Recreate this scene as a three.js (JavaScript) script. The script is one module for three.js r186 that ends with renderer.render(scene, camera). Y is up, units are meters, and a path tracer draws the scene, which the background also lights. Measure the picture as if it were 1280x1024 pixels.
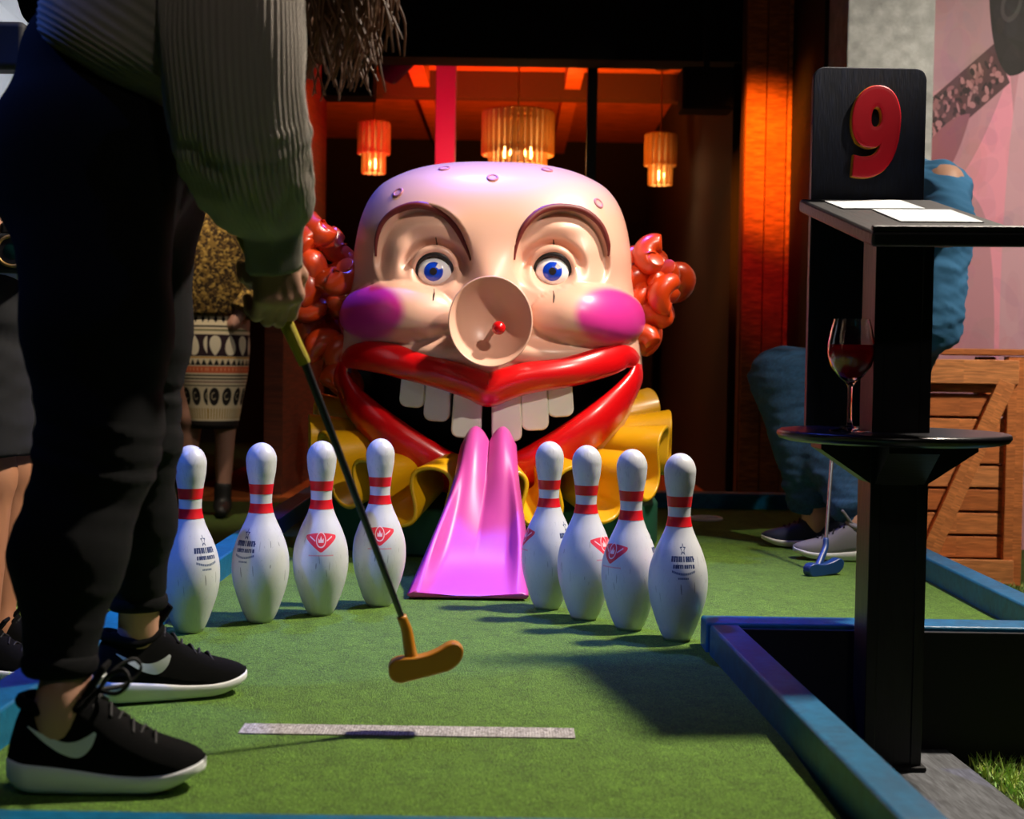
import * as THREE from 'three';
import { RoundedBoxGeometry } from 'three/addons/geometries/RoundedBoxGeometry.js';
import { mergeGeometries, mergeVertices, toCreasedNormals } from 'three/addons/utils/BufferGeometryUtils.js';
import { ImprovedNoise } from 'three/addons/math/ImprovedNoise.js';
import { FontLoader } from 'three/addons/loaders/FontLoader.js';
import { TextGeometry } from 'three/addons/geometries/TextGeometry.js';

// ------------------------------------------------------------------ camera, exposure, lights out of view
const V = (x, y, z) => new THREE.Vector3(x, y, z);
const R = d => d * Math.PI / 180;
const scene = new THREE.Scene();
scene.background = new THREE.Color(0x000000);
const camera = new THREE.PerspectiveCamera(32.13, 1.25, 0.05, 60);
camera.position.set(0, 0.57, 0);
camera.rotation.order = 'YXZ';
camera.rotation.set(R(-2.1), 0, R(0.9));
camera.focus = 3.1;
camera.userData.fStop = 5.2;
const renderer = new THREE.WebGLRenderer({ antialias: true });
renderer.toneMapping = THREE.LinearToneMapping;
renderer.toneMappingExposure = 1.0;
renderer.shadowMap.enabled = true;

const spots = [];
function unseenSpot(color, intensity, from, to, angleDeg, penumbra, soft, label) {
  const l = new THREE.SpotLight(color, intensity, 0, R(angleDeg), penumbra, 2);
  l.position.set(...from);
  l.target.position.set(...to);
  l.castShadow = true;
  l.shadow.radius = soft;
  l.shadow.mapSize.set(1024, 1024);
  scene.add(l); scene.add(l.target);
  l.name = 'unseen_light';
  spots.push({ from, to, color, label });
  return l;
}
// white key lamp high on the right, violet lamp above the clown, blue lamp high on the left, all out of view
unseenSpot(0xfff0de, 84, [1.85, 3.3, -3.3], [-0.15, 0.35, -2.85], 36, 1, 6, 'key');
unseenSpot(0xfff0e0, 30, [2.1, 3.1, -1.1], [-0.05, 0.72, -3.95], 10.5, 0.6, 2.5, 'clown');  // out of view, placed to light the clown face from the front right
unseenSpot(0x4c62ff, 44, [-0.25, 3.35, -4.75], [-0.1, 0.2, -3.6], 22, 0.7, 3, 'violet');
unseenSpot(0x4a78ff, 26, [-1.9, 3.2, -1.6], [-0.7, 0.5, -2.6], 16, 0.6, 3, 'blue');
unseenSpot(0xfff0dc, 46, [3.0, 3.3, -3.2], [1.75, 0.8, -5.8], 30, 0.8, 4, 'mural');  // unseen lamp, placed to light mural, pillar and crate
unseenSpot(0xff8a1c, 60, [0.75, 2.75, -5.6], [1.24, 1.6, -7.0], 10.5, 0.9, 3, 'amber wall');  // out of view, colours the upper timber wall orange
unseenSpot(0xff1440, 5, [0.3, 2.2, -5.9], [1.3, 1.15, -7.0], 15, 0.95, 3, 'red wall');  // out of view, reddens the timber wall lower down
unseenSpot(0xffe8c8, 24, [-1.4, 3.5, -5.75], [-1.45, 0.5, -6.72], 13, 0.9, 4, 'guest');  // unseen lamp, placed to lift the far woman out of the dark
unseenSpot(0xfff0e4, 2.8, [0.5, 3.5, 0.6], [-0.1, 0.4, -2.4], 42, 1, 6, 'unseen_front');  // unseen lamp near the camera, brightens the dim front of the sleeve

// ------------------------------------------------------------------ helpers
function rngOf(seed) { let a = seed >>> 0; return () => { a = (a + 0x6D2B79F5) | 0; let t = Math.imul(a ^ (a >>> 15), 1 | a); t = (t + Math.imul(t ^ (t >>> 7), 61 | t)) ^ t; return ((t ^ (t >>> 14)) >>> 0) / 4294967296; }; }
const rand = rngOf(20240);
const perlin = new ImprovedNoise();
const noise = (x, y, z) => perlin.noise(x + 37.3, y + 11.7, z + 5.1);
const clamp = (x, a = 0, b = 1) => Math.min(b, Math.max(a, x));
const lerp = (a, b, t) => a + (b - a) * t;
const sstep = (a, b, x) => { const t = clamp((x - a) / (b - a)); return t * t * (3 - 2 * t); };
function pl(table, x) { // smooth-ish piecewise interpolation of [[x, y], ...]
  if (x <= table[0][0]) return table[0][1];
  for (let i = 1; i < table.length; i++) if (x <= table[i][0]) {
    const t = (x - table[i - 1][0]) / (table[i][0] - table[i - 1][0]);
    return lerp(table[i - 1][1], table[i][1], t);
  }
  return table[table.length - 1][1];
}
function cr(table, x) { // Catmull-Rom through [[x, y], ...]
  const n = table.length;
  if (x <= table[0][0]) return table[0][1];
  if (x >= table[n - 1][0]) return table[n - 1][1];
  let i = 1; while (x > table[i][0]) i++;
  const [x1, y1] = table[i - 1], [x2, y2] = table[i];
  const [x0, y0] = table[Math.max(0, i - 2)], [x3, y3] = table[Math.min(n - 1, i + 1)];
  const m1 = i > 1 ? (y2 - y0) / (x2 - x0) : (y2 - y1) / (x2 - x1), m2 = i < n - 1 ? (y3 - y1) / (x3 - x1) : (y2 - y1) / (x2 - x1);
  const h = x2 - x1, t = (x - x1) / h, t2 = t * t, t3 = t2 * t;
  return (2 * t3 - 3 * t2 + 1) * y1 + (t3 - 2 * t2 + t) * h * m1 + (-2 * t3 + 3 * t2) * y2 + (t3 - t2) * h * m2;
}
const used = {};
function numbered(name) { const k = used[name] = (used[name] ?? -1) + 1; return k ? `${name}_${String(k).padStart(3, '0')}` : name; }
function tag(o, label, category, group) { o.userData.label = label; o.userData.category = category; if (group) o.userData.group = group; return o; }
function thing(name, label, category, [x, y, z] = [0, 0, 0], turn = 0, group) {
  const o = new THREE.Group(); o.name = numbered(name); o.position.set(x, y, z); o.rotation.y = turn; scene.add(o);
  return tag(o, label, category, group);
}
function obj(name, geo, mat, parent = scene) {
  const g = Array.isArray(geo) ? mergeGeometries(geo.map(q => q.index ? q.toNonIndexed() : q).map(q => { for (const k of Object.keys(q.attributes)) if (!['position', 'normal', 'uv'].includes(k)) q.deleteAttribute(k); return q; })) : geo;
  const m = new THREE.Mesh(g, mat); m.name = parent === scene ? numbered(name) : name;
  m.castShadow = m.receiveShadow = true; parent.add(m); return m;
}
function struct(name, geo, mat) { const m = obj(name, geo, mat); m.userData.kind = 'structure'; return m; }
function bx(w, h, d, x = 0, y = 0, z = 0, r = 0) {
  const g = r > 0 ? new RoundedBoxGeometry(w, h, d, 2, r) : new THREE.BoxGeometry(w, h, d);
  const p = g.attributes.position, n = g.attributes.normal, uv = g.attributes.uv;   // uv in metres
  for (let i = 0; i < p.count; i++) {
    const ax = Math.abs(n.getX(i)), ay = Math.abs(n.getY(i)), az = Math.abs(n.getZ(i));
    if (ay >= ax && ay >= az) uv.setXY(i, p.getX(i) + x, p.getZ(i) + z); else if (ax >= az) uv.setXY(i, p.getZ(i) + z, p.getY(i) + y); else uv.setXY(i, p.getX(i) + x, p.getY(i) + y);
  }
  g.translate(x, y, z); return g;
}
const turnXYZ = (g, rx, ry, rz, x = 0, y = 0, z = 0) => { g.applyMatrix4(new THREE.Matrix4().compose(V(x, y, z), new THREE.Quaternion().setFromEuler(new THREE.Euler(rx, ry, rz)), V(1, 1, 1))); return g; };
function cyl(r0, r1, h, x, y, z, seg = 32) { const g = new THREE.CylinderGeometry(r1, r0, h, seg); g.translate(x, y, z); return g; }
function between(a, b, ra, rb = ra, seg = 16) { // cylinder from a to b
  const d = b.clone().sub(a), g = new THREE.CylinderGeometry(rb, ra, d.length(), seg);
  g.applyQuaternion(new THREE.Quaternion().setFromUnitVectors(V(0, 1, 0), d.clone().normalize()));
  g.translate((a.x + b.x) / 2, (a.y + b.y) / 2, (a.z + b.z) / 2); return g;
}
const sph = (r, x, y, z, sx = 1, sy = 1, sz = 1, seg = 24) => { const g = new THREE.SphereGeometry(r, seg, Math.round(seg * 0.7)); g.scale(sx, sy, sz); g.translate(x, y, z); return g; };
const lathe = (pts, seg = 48) => new THREE.LatheGeometry(pts.map(p => new THREE.Vector2(p[0], p[1])), seg);
// rows of points -> surface; closed in u; caps optional
function loft(rows, { closed = true, capA = true, capB = true, uvScale = [1, 1] } = {}) {
  const nv = rows.length, nu = rows[0].length, pos = [], uv = [], idx = [], w = closed ? nu + 1 : nu;
  for (let j = 0; j < nv; j++) for (let i = 0; i < w; i++) { const p = rows[j][i % nu]; pos.push(p.x, p.y, p.z); uv.push(i / (w - 1) * uvScale[0], j / (nv - 1) * uvScale[1]); }
  for (let j = 0; j < nv - 1; j++) for (let i = 0; i < w - 1; i++) { const a = j * w + i, b = a + 1, c = a + w, d = c + 1; idx.push(a, b, c, b, d, c); }
  const cap = (j, flip) => { const c = V(0, 0, 0); rows[j].forEach(p => c.add(p)); c.divideScalar(nu); const k = pos.length / 3; pos.push(c.x, c.y, c.z); uv.push(0.5, 0.5); for (let i = 0; i < nu; i++) { const a = j * w + i, b = j * w + (i + 1); flip ? idx.push(k, a, b) : idx.push(k, b, a); } };
  if (closed && capA) cap(0, false);
  if (closed && capB) cap(nv - 1, true);
  const g = new THREE.BufferGeometry();
  g.setAttribute('position', new THREE.Float32BufferAttribute(pos, 3)); g.setAttribute('uv', new THREE.Float32BufferAttribute(uv, 2)); g.setIndex(idx);
  g.computeVertexNormals();
  if (closed) { const n = g.attributes.normal; for (let j = 0; j < nv; j++) { const a = j * w, b = a + w - 1, s = V(n.getX(a) + n.getX(b), n.getY(a) + n.getY(b), n.getZ(a) + n.getZ(b)).normalize(); n.setXYZ(a, s.x, s.y, s.z); n.setXYZ(b, s.x, s.y, s.z); } }
  return g;
}
// tube along points with radius function and optional in-plane squash
function tube(points, radius, { seg = 10, n = 40, closedPath = false, flat = null } = {}) {
  const c = new THREE.CatmullRomCurve3(points, closedPath, 'centripetal'), fr = c.computeFrenetFrames(n, closedPath), rows = [];
  for (let j = 0; j <= n; j++) {
    const t = j / n, p = c.getPoint(t), N = fr.normals[j], B = fr.binormals[j], r = typeof radius === 'function' ? radius(t) : radius, row = [];
    for (let i = 0; i < seg; i++) { const a = i / seg * Math.PI * 2; row.push(p.clone().addScaledVector(N, Math.cos(a) * r).addScaledVector(B, Math.sin(a) * r * (flat ?? 1))); }
    rows.push(row);
  }
  return loft(rows, { capA: !closedPath, capB: !closedPath });
}
// ---------------------------------------------------------------- implicit bodies
const cap = (a, b, ra, rb = ra) => ({ a: V(...a), b: V(...b), ra, rb });
const ell = (c, r, q) => ({ c: V(...c), r: V(...r), q: q ? new THREE.Quaternion().setFromEuler(new THREE.Euler(...q)).invert() : null });
function field(prims, k) {
  const data = prims.map(p => p.c ? { ...p } : { ...p, d: p.b.clone().sub(p.a), l2: Math.max(1e-9, p.b.distanceToSquared(p.a)) });
  const t = V(0, 0, 0);
  return (x, y, z) => {
    let s = 1e3;
    for (const p of data) {
      let d;
      if (p.c) {
        t.set(x - p.c.x, y - p.c.y, z - p.c.z); if (p.q) t.applyQuaternion(p.q);
        const ex = t.x / p.r.x, ey = t.y / p.r.y, ez = t.z / p.r.z; d = (Math.sqrt(ex * ex + ey * ey + ez * ez) - 1) * Math.min(p.r.x, p.r.y, p.r.z);
      } else {
        const px = x - p.a.x, py = y - p.a.y, pz = z - p.a.z; let h = (px * p.d.x + py * p.d.y + pz * p.d.z) / p.l2; h = h < 0 ? 0 : h > 1 ? 1 : h;
        const qx = px - p.d.x * h, qy = py - p.d.y * h, qz = pz - p.d.z * h; d = Math.sqrt(qx * qx + qy * qy + qz * qz) - (p.ra + (p.rb - p.ra) * h);
      }
      const kk = p.k ?? k, h = kk - Math.abs(s - d); s = Math.min(s, d) - (h > 0 ? h * h / (4 * kk) : 0);
    }
    return s;
  };
}
function boundsOf(prims, pad) {
  const b = new THREE.Box3();
  for (const p of prims) { if (p.c) { const m = Math.max(p.r.x, p.r.y, p.r.z); b.expandByPoint(p.c.clone().addScalar(m)); b.expandByPoint(p.c.clone().addScalar(-m)); } else for (const [c, r] of [[p.a, p.ra], [p.b, p.rb]]) { b.expandByPoint(c.clone().addScalar(r)); b.expandByPoint(c.clone().addScalar(-r)); } }
  return b.expandByScalar(pad);
}
function nets(f, box, cell) { // surface nets
  const nx = Math.ceil((box.max.x - box.min.x) / cell) + 2, ny = Math.ceil((box.max.y - box.min.y) / cell) + 2, nz = Math.ceil((box.max.z - box.min.z) / cell) + 2;
  const o = box.min, v = new Float32Array(nx * ny * nz), at = (i, j, k) => i + nx * (j + ny * k);
  // distance-aware fill: skip cells far from the surface
  const B = 4;
  for (let k = 0; k < nz; k += B) for (let j = 0; j < ny; j += B) for (let i = 0; i < nx; i += B) {
    const c = f(o.x + (i + 1.5) * cell, o.y + (j + 1.5) * cell, o.z + (k + 1.5) * cell), far = Math.abs(c) > cell * B * 1.6;
    for (let kk = k; kk < Math.min(k + B, nz); kk++) for (let jj = j; jj < Math.min(j + B, ny); jj++) for (let ii = i; ii < Math.min(i + B, nx); ii++) v[at(ii, jj, kk)] = far ? c : f(o.x + ii * cell, o.y + jj * cell, o.z + kk * cell);
  }
  const id = new Int32Array(nx * ny * nz).fill(-1), pos = [], idx = [];
  for (let k = 0; k < nz - 1; k++) for (let j = 0; j < ny - 1; j++) for (let i = 0; i < nx - 1; i++) {
    let m = 0; const c = [];
    for (let e = 0; e < 8; e++) { const q = v[at(i + (e & 1), j + (e >> 1 & 1), k + (e >> 2))]; c.push(q); if (q < 0) m |= 1 << e; }
    if (m === 0 || m === 255) continue;
    let n = 0, x = 0, y = 0, z = 0;
    for (const [a, b] of EDGES) { const p = c[a], q = c[b]; if ((p < 0) === (q < 0)) continue; const t = p / (p - q); n++; x += lerp(a & 1, b & 1, t); y += lerp(a >> 1 & 1, b >> 1 & 1, t); z += lerp(a >> 2, b >> 2, t); }
    id[at(i, j, k)] = pos.length / 3; pos.push(o.x + (i + x / n) * cell, o.y + (j + y / n) * cell, o.z + (k + z / n) * cell);
  }
  const quad = (a, b, c, d, flip) => { if (a < 0 || b < 0 || c < 0 || d < 0) return; flip ? idx.push(a, c, b, a, d, c) : idx.push(a, b, c, a, c, d); };
  for (let k = 1; k < nz - 1; k++) for (let j = 1; j < ny - 1; j++) for (let i = 1; i < nx - 1; i++) {
    const s = v[at(i, j, k)] < 0;
    if (s !== v[at(i + 1, j, k)] < 0) quad(id[at(i, j - 1, k - 1)], id[at(i, j, k - 1)], id[at(i, j, k)], id[at(i, j - 1, k)], !s);
    if (s !== v[at(i, j + 1, k)] < 0) quad(id[at(i - 1, j, k - 1)], id[at(i - 1, j, k)], id[at(i, j, k)], id[at(i, j, k - 1)], !s);
    if (s !== v[at(i, j, k + 1)] < 0) quad(id[at(i - 1, j - 1, k)], id[at(i, j - 1, k)], id[at(i, j, k)], id[at(i - 1, j, k)], !s);
  }
  const g = new THREE.BufferGeometry(); g.setAttribute('position', new THREE.Float32BufferAttribute(pos, 3)); g.setIndex(idx); g.computeVertexNormals();
  g.setAttribute('uv', new THREE.Float32BufferAttribute(new Float32Array(pos.length / 3 * 2), 2));
  return g;
}
const EDGES = [[0, 1], [2, 3], [4, 5], [6, 7], [0, 2], [1, 3], [4, 6], [5, 7], [0, 4], [1, 5], [2, 6], [3, 7]];
function flesh(prims, k, cell, cuts = []) { const f0 = field(prims, k), f = cuts.length ? (x, y, z) => { let d = f0(x, y, z); for (const [n, c] of cuts) d = Math.max(d, n[0] * x + n[1] * y + n[2] * z - c); return d; } : f0; return nets(f, boundsOf(prims, cell * 3), cell); }
function displace(g, fn) { const p = g.attributes.position, n = g.attributes.normal; for (let i = 0; i < p.count; i++) { const d = fn(p.getX(i), p.getY(i), p.getZ(i), n.getX(i), n.getY(i), n.getZ(i)); p.setXYZ(i, p.getX(i) + n.getX(i) * d, p.getY(i) + n.getY(i) * d, p.getZ(i) + n.getZ(i) * d); } g.computeVertexNormals(); return g; }
function planarUV(g, s = 1) { const p = g.attributes.position, u = g.attributes.uv; for (let i = 0; i < p.count; i++) u.setXY(i, (p.getX(i) + p.getZ(i)) * s, p.getY(i) * s); return g; }
function handPrims(wrist, f, n, thumbSide, curl, s = 1) { // five separate fingers on a palm
  const F = V(...f).normalize(), N0 = V(...n), N = N0.addScaledVector(F, -N0.dot(F)).normalize(), S = V(0, 0, 0).crossVectors(F, N).multiplyScalar(thumbSide), W = V(...wrist), out = [];
  const P = (a, b, c) => W.clone().addScaledVector(F, a * s).addScaledVector(S, b * s).addScaledVector(N, c * s), seg = (a, b, ra, rb) => out.push({ a, b, ra: ra * s, rb: rb * s, k: 0.006 * s });
  const len = [[0.043, 0.026, 0.02], [0.047, 0.03, 0.021], [0.044, 0.028, 0.021], [0.034, 0.021, 0.018]];
  for (let i = 0; i < 4; i++) {
    const b = (1.5 - i) * 0.0205, kn = P(0.088 - Math.abs(i - 1.2) * 0.004, b, 0);
    out.push({ a: P(0, b * 0.55, 0), b: kn, ra: 0.015 * s, rb: 0.0115 * s, k: 0.014 * s });
    let p = kn, ang = 0;
    len[i].forEach((l, j) => { ang += curl[j]; const q = p.clone().addScaledVector(F, Math.cos(ang) * l * s).addScaledVector(N, Math.sin(ang) * l * s); seg(p, q, 0.0098 - j * 0.0008, 0.0092 - j * 0.0009); p = q; });
  }
  const t0 = P(0.022, 0.026, 0.006), t1 = P(0.055, 0.05, 0.02), t2 = P(0.082, 0.05, 0.036), t3 = P(0.102, 0.042, 0.046);
  out.push({ a: t0, b: t1, ra: 0.016 * s, rb: 0.0125 * s, k: 0.014 * s }); seg(t1, t2, 0.0115, 0.0105); seg(t2, t3, 0.0105, 0.0088);
  return out;
}
// ---------------------------------------------------------------- textures and materials
function dataTex(w, h, fn, srgb = true) {
  const d = new Uint8Array(w * h * 4);
  for (let y = 0; y < h; y++) for (let x = 0; x < w; x++) { const c = fn(x / w, y / h, x, y), i = (y * w + x) * 4; d[i] = clamp(c[0], 0, 255); d[i + 1] = clamp(c[1], 0, 255); d[i + 2] = clamp(c[2], 0, 255); d[i + 3] = 255; }
  const t = new THREE.DataTexture(d, w, h); t.magFilter = THREE.LinearFilter; t.minFilter = THREE.LinearMipmapLinearFilter; t.generateMipmaps = true; t.wrapS = t.wrapT = THREE.RepeatWrapping; if (srgb) t.colorSpace = THREE.SRGBColorSpace; t.needsUpdate = true; return t;
}
function canvasTex(w, h, draw, srgb = true) { const c = document.createElement('canvas'); c.width = w; c.height = h; draw(c.getContext('2d'), w, h); const t = new THREE.CanvasTexture(c); if (srgb) t.colorSpace = THREE.SRGBColorSpace; return t; }
const rep = (t, x, y = x) => { const c = t.clone(); c.repeat.set(x, y); c.needsUpdate = true; return c; };
// tiling noise: value lattice with wrap
function lattice(n, seed) { const r = rngOf(seed), a = new Float32Array(n * n).map(() => r()); return (u, v) => { const x = ((u % 1) + 1) % 1 * n, y = ((v % 1) + 1) % 1 * n, i = Math.floor(x), j = Math.floor(y), fx = x - i, fy = y - j, sx = fx * fx * (3 - 2 * fx), sy = fy * fy * (3 - 2 * fy), g = (p, q) => a[(p % n) + (q % n) * n]; return lerp(lerp(g(i, j), g(i + 1, j), sx), lerp(g(i, j + 1), g(i + 1, j + 1), sx), sy); }; }
const nA = lattice(256, 3), nB = lattice(64, 4), nC = lattice(16, 5), nD = lattice(512, 6);
const turfTex = dataTex(1024, 1024, (u, v) => { const f = nD(u, v) * 0.5 + nA(u, v) * 0.35 + nA(v * 1, u * 1) * 0.15, c = nB(u, v) * 0.5 + nC(u, v) * 0.5, k = 0.55 + 0.75 * (f - 0.5) * 1.6 + 0.25 * (c - 0.5); return [96 * (k + 0.45), 134 * (k + 0.45), 46 * (k + 0.4)]; });
const turfBump = dataTex(1024, 1024, (u, v) => { const f = 255 * (nD(u, v) * 0.6 + nA(u, v) * 0.4); return [f, f, f]; }, false);
const fineTex = dataTex(512, 512, (u, v) => { const f = 255 * (nD(u, v) * 0.5 + nA(u, v) * 0.3 + nB(u, v) * 0.2); return [f, f, f]; }, false);
const grainTone = (u, v) => { const w = nB(u * 0.25, v) * 0.4 + nA(u * 0.12, v) * 0.4 + nD(u * 0.1, v * 0.5) * 0.2; return w; };
const woodTex = dataTex(512, 512, (u, v) => { const w = grainTone(u, v); return [210 * (0.55 + 0.6 * w), 128 * (0.5 + 0.65 * w), 70 * (0.45 + 0.65 * w)]; });
const crateTex = dataTex(512, 512, (u, v) => { const w = grainTone(u, v); return [246 * (0.66 + 0.45 * w), 165 * (0.6 + 0.5 * w), 102 * (0.55 + 0.5 * w)]; });
const darkGrain = dataTex(512, 512, (u, v) => { const w = grainTone(v, u); return [255 * (0.5 + 0.55 * w), 255 * (0.5 + 0.55 * w), 255 * (0.5 + 0.55 * w)]; });
const scuff = dataTex(512, 512, (u, v) => { const w = nB(u, v) * 0.5 + nC(u, v) * 0.3 + nA(u, v) * 0.2; const f = 255 * (0.72 + 0.35 * w); return [f, f, f]; });
const std = (color, rough = 0.6, extra = {}) => new THREE.MeshStandardMaterial({ color, roughness: rough, ...extra });
const phy = (color, rough = 0.4, extra = {}) => new THREE.MeshPhysicalMaterial({ color, roughness: rough, ...extra });
const M = {
  turf: std(0xffffff, 0.95, { map: rep(turfTex, 2.2), bumpMap: rep(turfBump, 2.2), bumpScale: 0.006 }),
  lawn: std(0xa6a060, 0.95, { map: rep(turfTex, 1.1), bumpMap: rep(turfBump, 1.1), bumpScale: 0.01 }),
  kerb: phy(0x006c98, 0.42, { map: rep(scuff, 1.3), bumpMap: rep(fineTex, 3), bumpScale: 0.0006 }),
  black: std(0x0b0b0d, 0.8),
  ceiling: std(0x08080a, 0.9),
  wallDark: std(0x17110f, 0.85, { map: rep(scuff, 0.7) }),
  blackWood: std(0x16161a, 0.45, { map: rep(darkGrain, 1.5), bumpMap: rep(darkGrain, 1.5), bumpScale: 0.0006 }),
  navyWood: std(0x0e1b36, 0.5, { map: rep(darkGrain, 2), bumpMap: rep(darkGrain, 2), bumpScale: 0.0008 }),
  greyPlank: std(0x6c6f74, 0.8, { map: rep(darkGrain, 1.4), bumpMap: rep(darkGrain, 1.4), bumpScale: 0.001 }),
  crate: std(0xf0b888, 0.6, { map: rep(woodTex, 1.1, 3), bumpMap: rep(woodTex, 1.1, 3), bumpScale: 0.0008 }),
  timber: std(0x7a5c48, 0.8, { map: rep(woodTex, 0.4, 1.6) }),
  concrete: std(0xc4c8c6, 0.85, { map: rep(scuff, 0.45), bumpMap: rep(fineTex, 3), bumpScale: 0.002 }),
  chrome: std(0xb8bcc0, 0.25, { metalness: 1 }),
  skin: phy(0xc08a70, 0.5, { sheen: 0.2 }),
};

// ------------------------------------------------------------------ the setting: hall, bar room behind, course deck
const FL = -0.21;                                                        // hall floor; the course deck is at 0
struct('floor', bx(9, 0.2, 14.6, 0, FL - 0.1, -5.5), M.lawn);
struct('ceiling', bx(9, 0.2, 14.6, 0, 3.8, -5.5), M.ceiling);
struct('wall_left', bx(0.2, 4.2, 14.6, -4.4, 1.75, -5.5), M.wallDark);
struct('wall_right', bx(0.2, 4.2, 14.6, 4.4, 1.75, -5.5), M.wallDark);
struct('wall_back', bx(9, 4.2, 0.2, 0, 1.75, -12.4), M.wallDark);
struct('wall_front', bx(9, 4.2, 0.2, 0, 1.75, 1.7), M.wallDark);
// bar room: header beam, low ceiling, columns
const redCeil = std(0xffe8d0, 0.75, { map: rep(woodTex, 0.6, 1.2) });
struct('trim_1', bx(5.2, 1.62, 0.22, -1.0, 2.92, -7.5), M.ceiling);
struct('ceiling_bar', bx(5.2, 0.1, 4.7, -1.0, 2.48, -9.95), redCeil);
[-0.62, 0.36].forEach((x, i) => struct('trim_' + (2 + i), bx(0.1, 0.12, 4.6, x, 2.38, -9.95), redCeil));
struct('trim_4', bx(5.2, 0.18, 0.14, -1.0, 2.35, -9.4), std(0x3a2018, 0.8));
struct('wall_bar_left', bx(0.1, 2.62, 1.65, -1.28, 1.1, -8.45), M.timber);
struct('wall_bar_right', bx(0.15, 2.7, 4.6, 1.2, 1.1, -9.75), std(0x1c1210, 0.85));
struct('floor_bar', bx(3.0, 0.02, 4.9, -0.28, FL + 0.011, -9.9), std(0xf0dcc8, 0.5, { map: rep(woodTex, 0.8, 2) }));
// timber wall at the right of the bar, built of boards
const timberWall = struct('wall_timber', bx(0.52, 2.75, 0.1, 1.38, 1.16, -7.1), std(0x6b3a20, 0.8));
for (let i = 0; i < 5; i++) obj('board', bx(0.098, 2.74, 0.02, 1.175 + i * 0.102, 1.16, -7.04, 0.004), std([0xfff0dc, 0xf0dcc4, 0xffffff, 0xf4e4d0, 0xfff0dc][i], 0.6, { map: rep(woodTex, 1.2, 1.2) }), timberWall);
struct('trim_5', bx(0.5, 3.9, 0.12, 1.35, 1.75, -6.35).translate(0.245, 0, 0), M.black);
struct('wall_return', bx(0.06, 3.9, 1.0, 1.38, 1.75, -6.8), M.black);
const pillar = struct('pillar', bx(0.36, 3.91, 0.36, 1.54, 1.75, -6.1, 0.006), M.concrete);
// course deck: an L of green carpet on a platform
const deck = new THREE.Shape();
[[-0.72, 1.58], [0.42, 1.58], [0.42, 2.83], [1.1, 2.83], [1.1, 5.46], [-0.72, 5.46]].forEach(([x, y], i) => i ? deck.lineTo(x, y) : deck.moveTo(x, y));
const dg = new THREE.ExtrudeGeometry(deck, { depth: 0.2, bevelEnabled: false }); dg.rotateX(-Math.PI / 2); dg.translate(0, -0.2, 0);
struct('putting_green', dg, M.turf);
// white start line woven into the carpet
const weave = canvasTex(1024, 64, (c, w, h) => { c.fillStyle = '#b4aea6'; c.fillRect(0, 0, w, h); const r = rngOf(9); for (let i = 0; i < 3600; i++) { const g = 70 + r() * 170; c.fillStyle = `rgba(${g},${g - 4},${g - 10},.6)`; c.fillRect(r() * w, r() * h, 4 + r() * 6, 2 + r() * 3); } for (let x = 0; x < w; x += 9) { c.fillStyle = 'rgba(90,90,80,.35)'; c.fillRect(x, 0, 2, h); } });
const lineG = new THREE.BoxGeometry(0.505, 0.002, 0.056, 1, 1, 1); const line = obj('start_line', lineG, std(0xffffff, 0.9, { map: weave, bumpMap: weave, bumpScale: 0.002 }));
line.position.set(-0.15, 0.001, -2.138); line.rotation.y = 0.004;
tag(line, 'white woven start line set across the green carpet', 'line');
// blue timber borders
const kerb = (geo, label) => tag(obj('course_border', geo, M.kerb), label, 'border', 'blue borders of the course');
const KH = 0.268, KY = 0.06 - KH / 2 - 0.002;
kerb(bx(0.07, KH, 3.89, -0.755, KY, -3.518, 0.006), 'long straight blue border beside the white shoes and the leftmost bowling pin');
const rk = bx(0.058, KH, 1.17, 0, 0, 0, 0.006); turnXYZ(rk, 0, -R(-2.65), 0, 0.446, KY, -2.16); kerb(rk, 'blue border running past the foot of the black sign post');
const nearKerb = kerb(bx(0.712, KH, 0.085, 0.742, KY, -2.803, 0.006), 'blue border with tall black face behind the sign post');
obj('fascia', bx(0.66, 0.257, 0.012, 0.768, -0.0795, -2.7535, 0.002), std(0x06080b, 0.8), nearKerb).userData.label = 'black face board';
kerb(bx(0.062, KH, 2.7, 1.131, KY, -4.113, 0.006), 'blue border in front of the wooden crate');
kerb(bx(1.95, KH, 0.1, 0.19, KY, -5.515, 0.006), 'blue border at the far end behind the clown head');
kerb(bx(1.27, KH, 0.07, -0.155, KY, -1.535, 0.006), 'blue border in front of the white start line');
// grey board lying beside the course
const gp = bx(0.2, 0.03, 1.3, 0, 0, 0, 0.004); turnXYZ(gp, 0, 0.05, 0, 0.79, FL + 0.016, -2.09);
tag(obj('floor_board', gp, M.greyPlank), 'weathered grey board lying on the grass under the sign post', 'board');
// hole with a white rim
const cup = thing('golf_hole', 'white rimmed hole in the green carpet behind the pins', 'golf hole', [0.7, 0.0, -5.08]);
obj('rim', new THREE.TorusGeometry(0.056, 0.006, 8, 40).rotateX(Math.PI / 2).translate(0, 0.004, 0), std(0xe8ebf0, 0.4), cup);
obj('liner', lathe([[0, 0.001], [0.052, 0.001], [0.056, 0.004]], 40), std(0xc9ced6, 0.5), cup);
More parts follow.
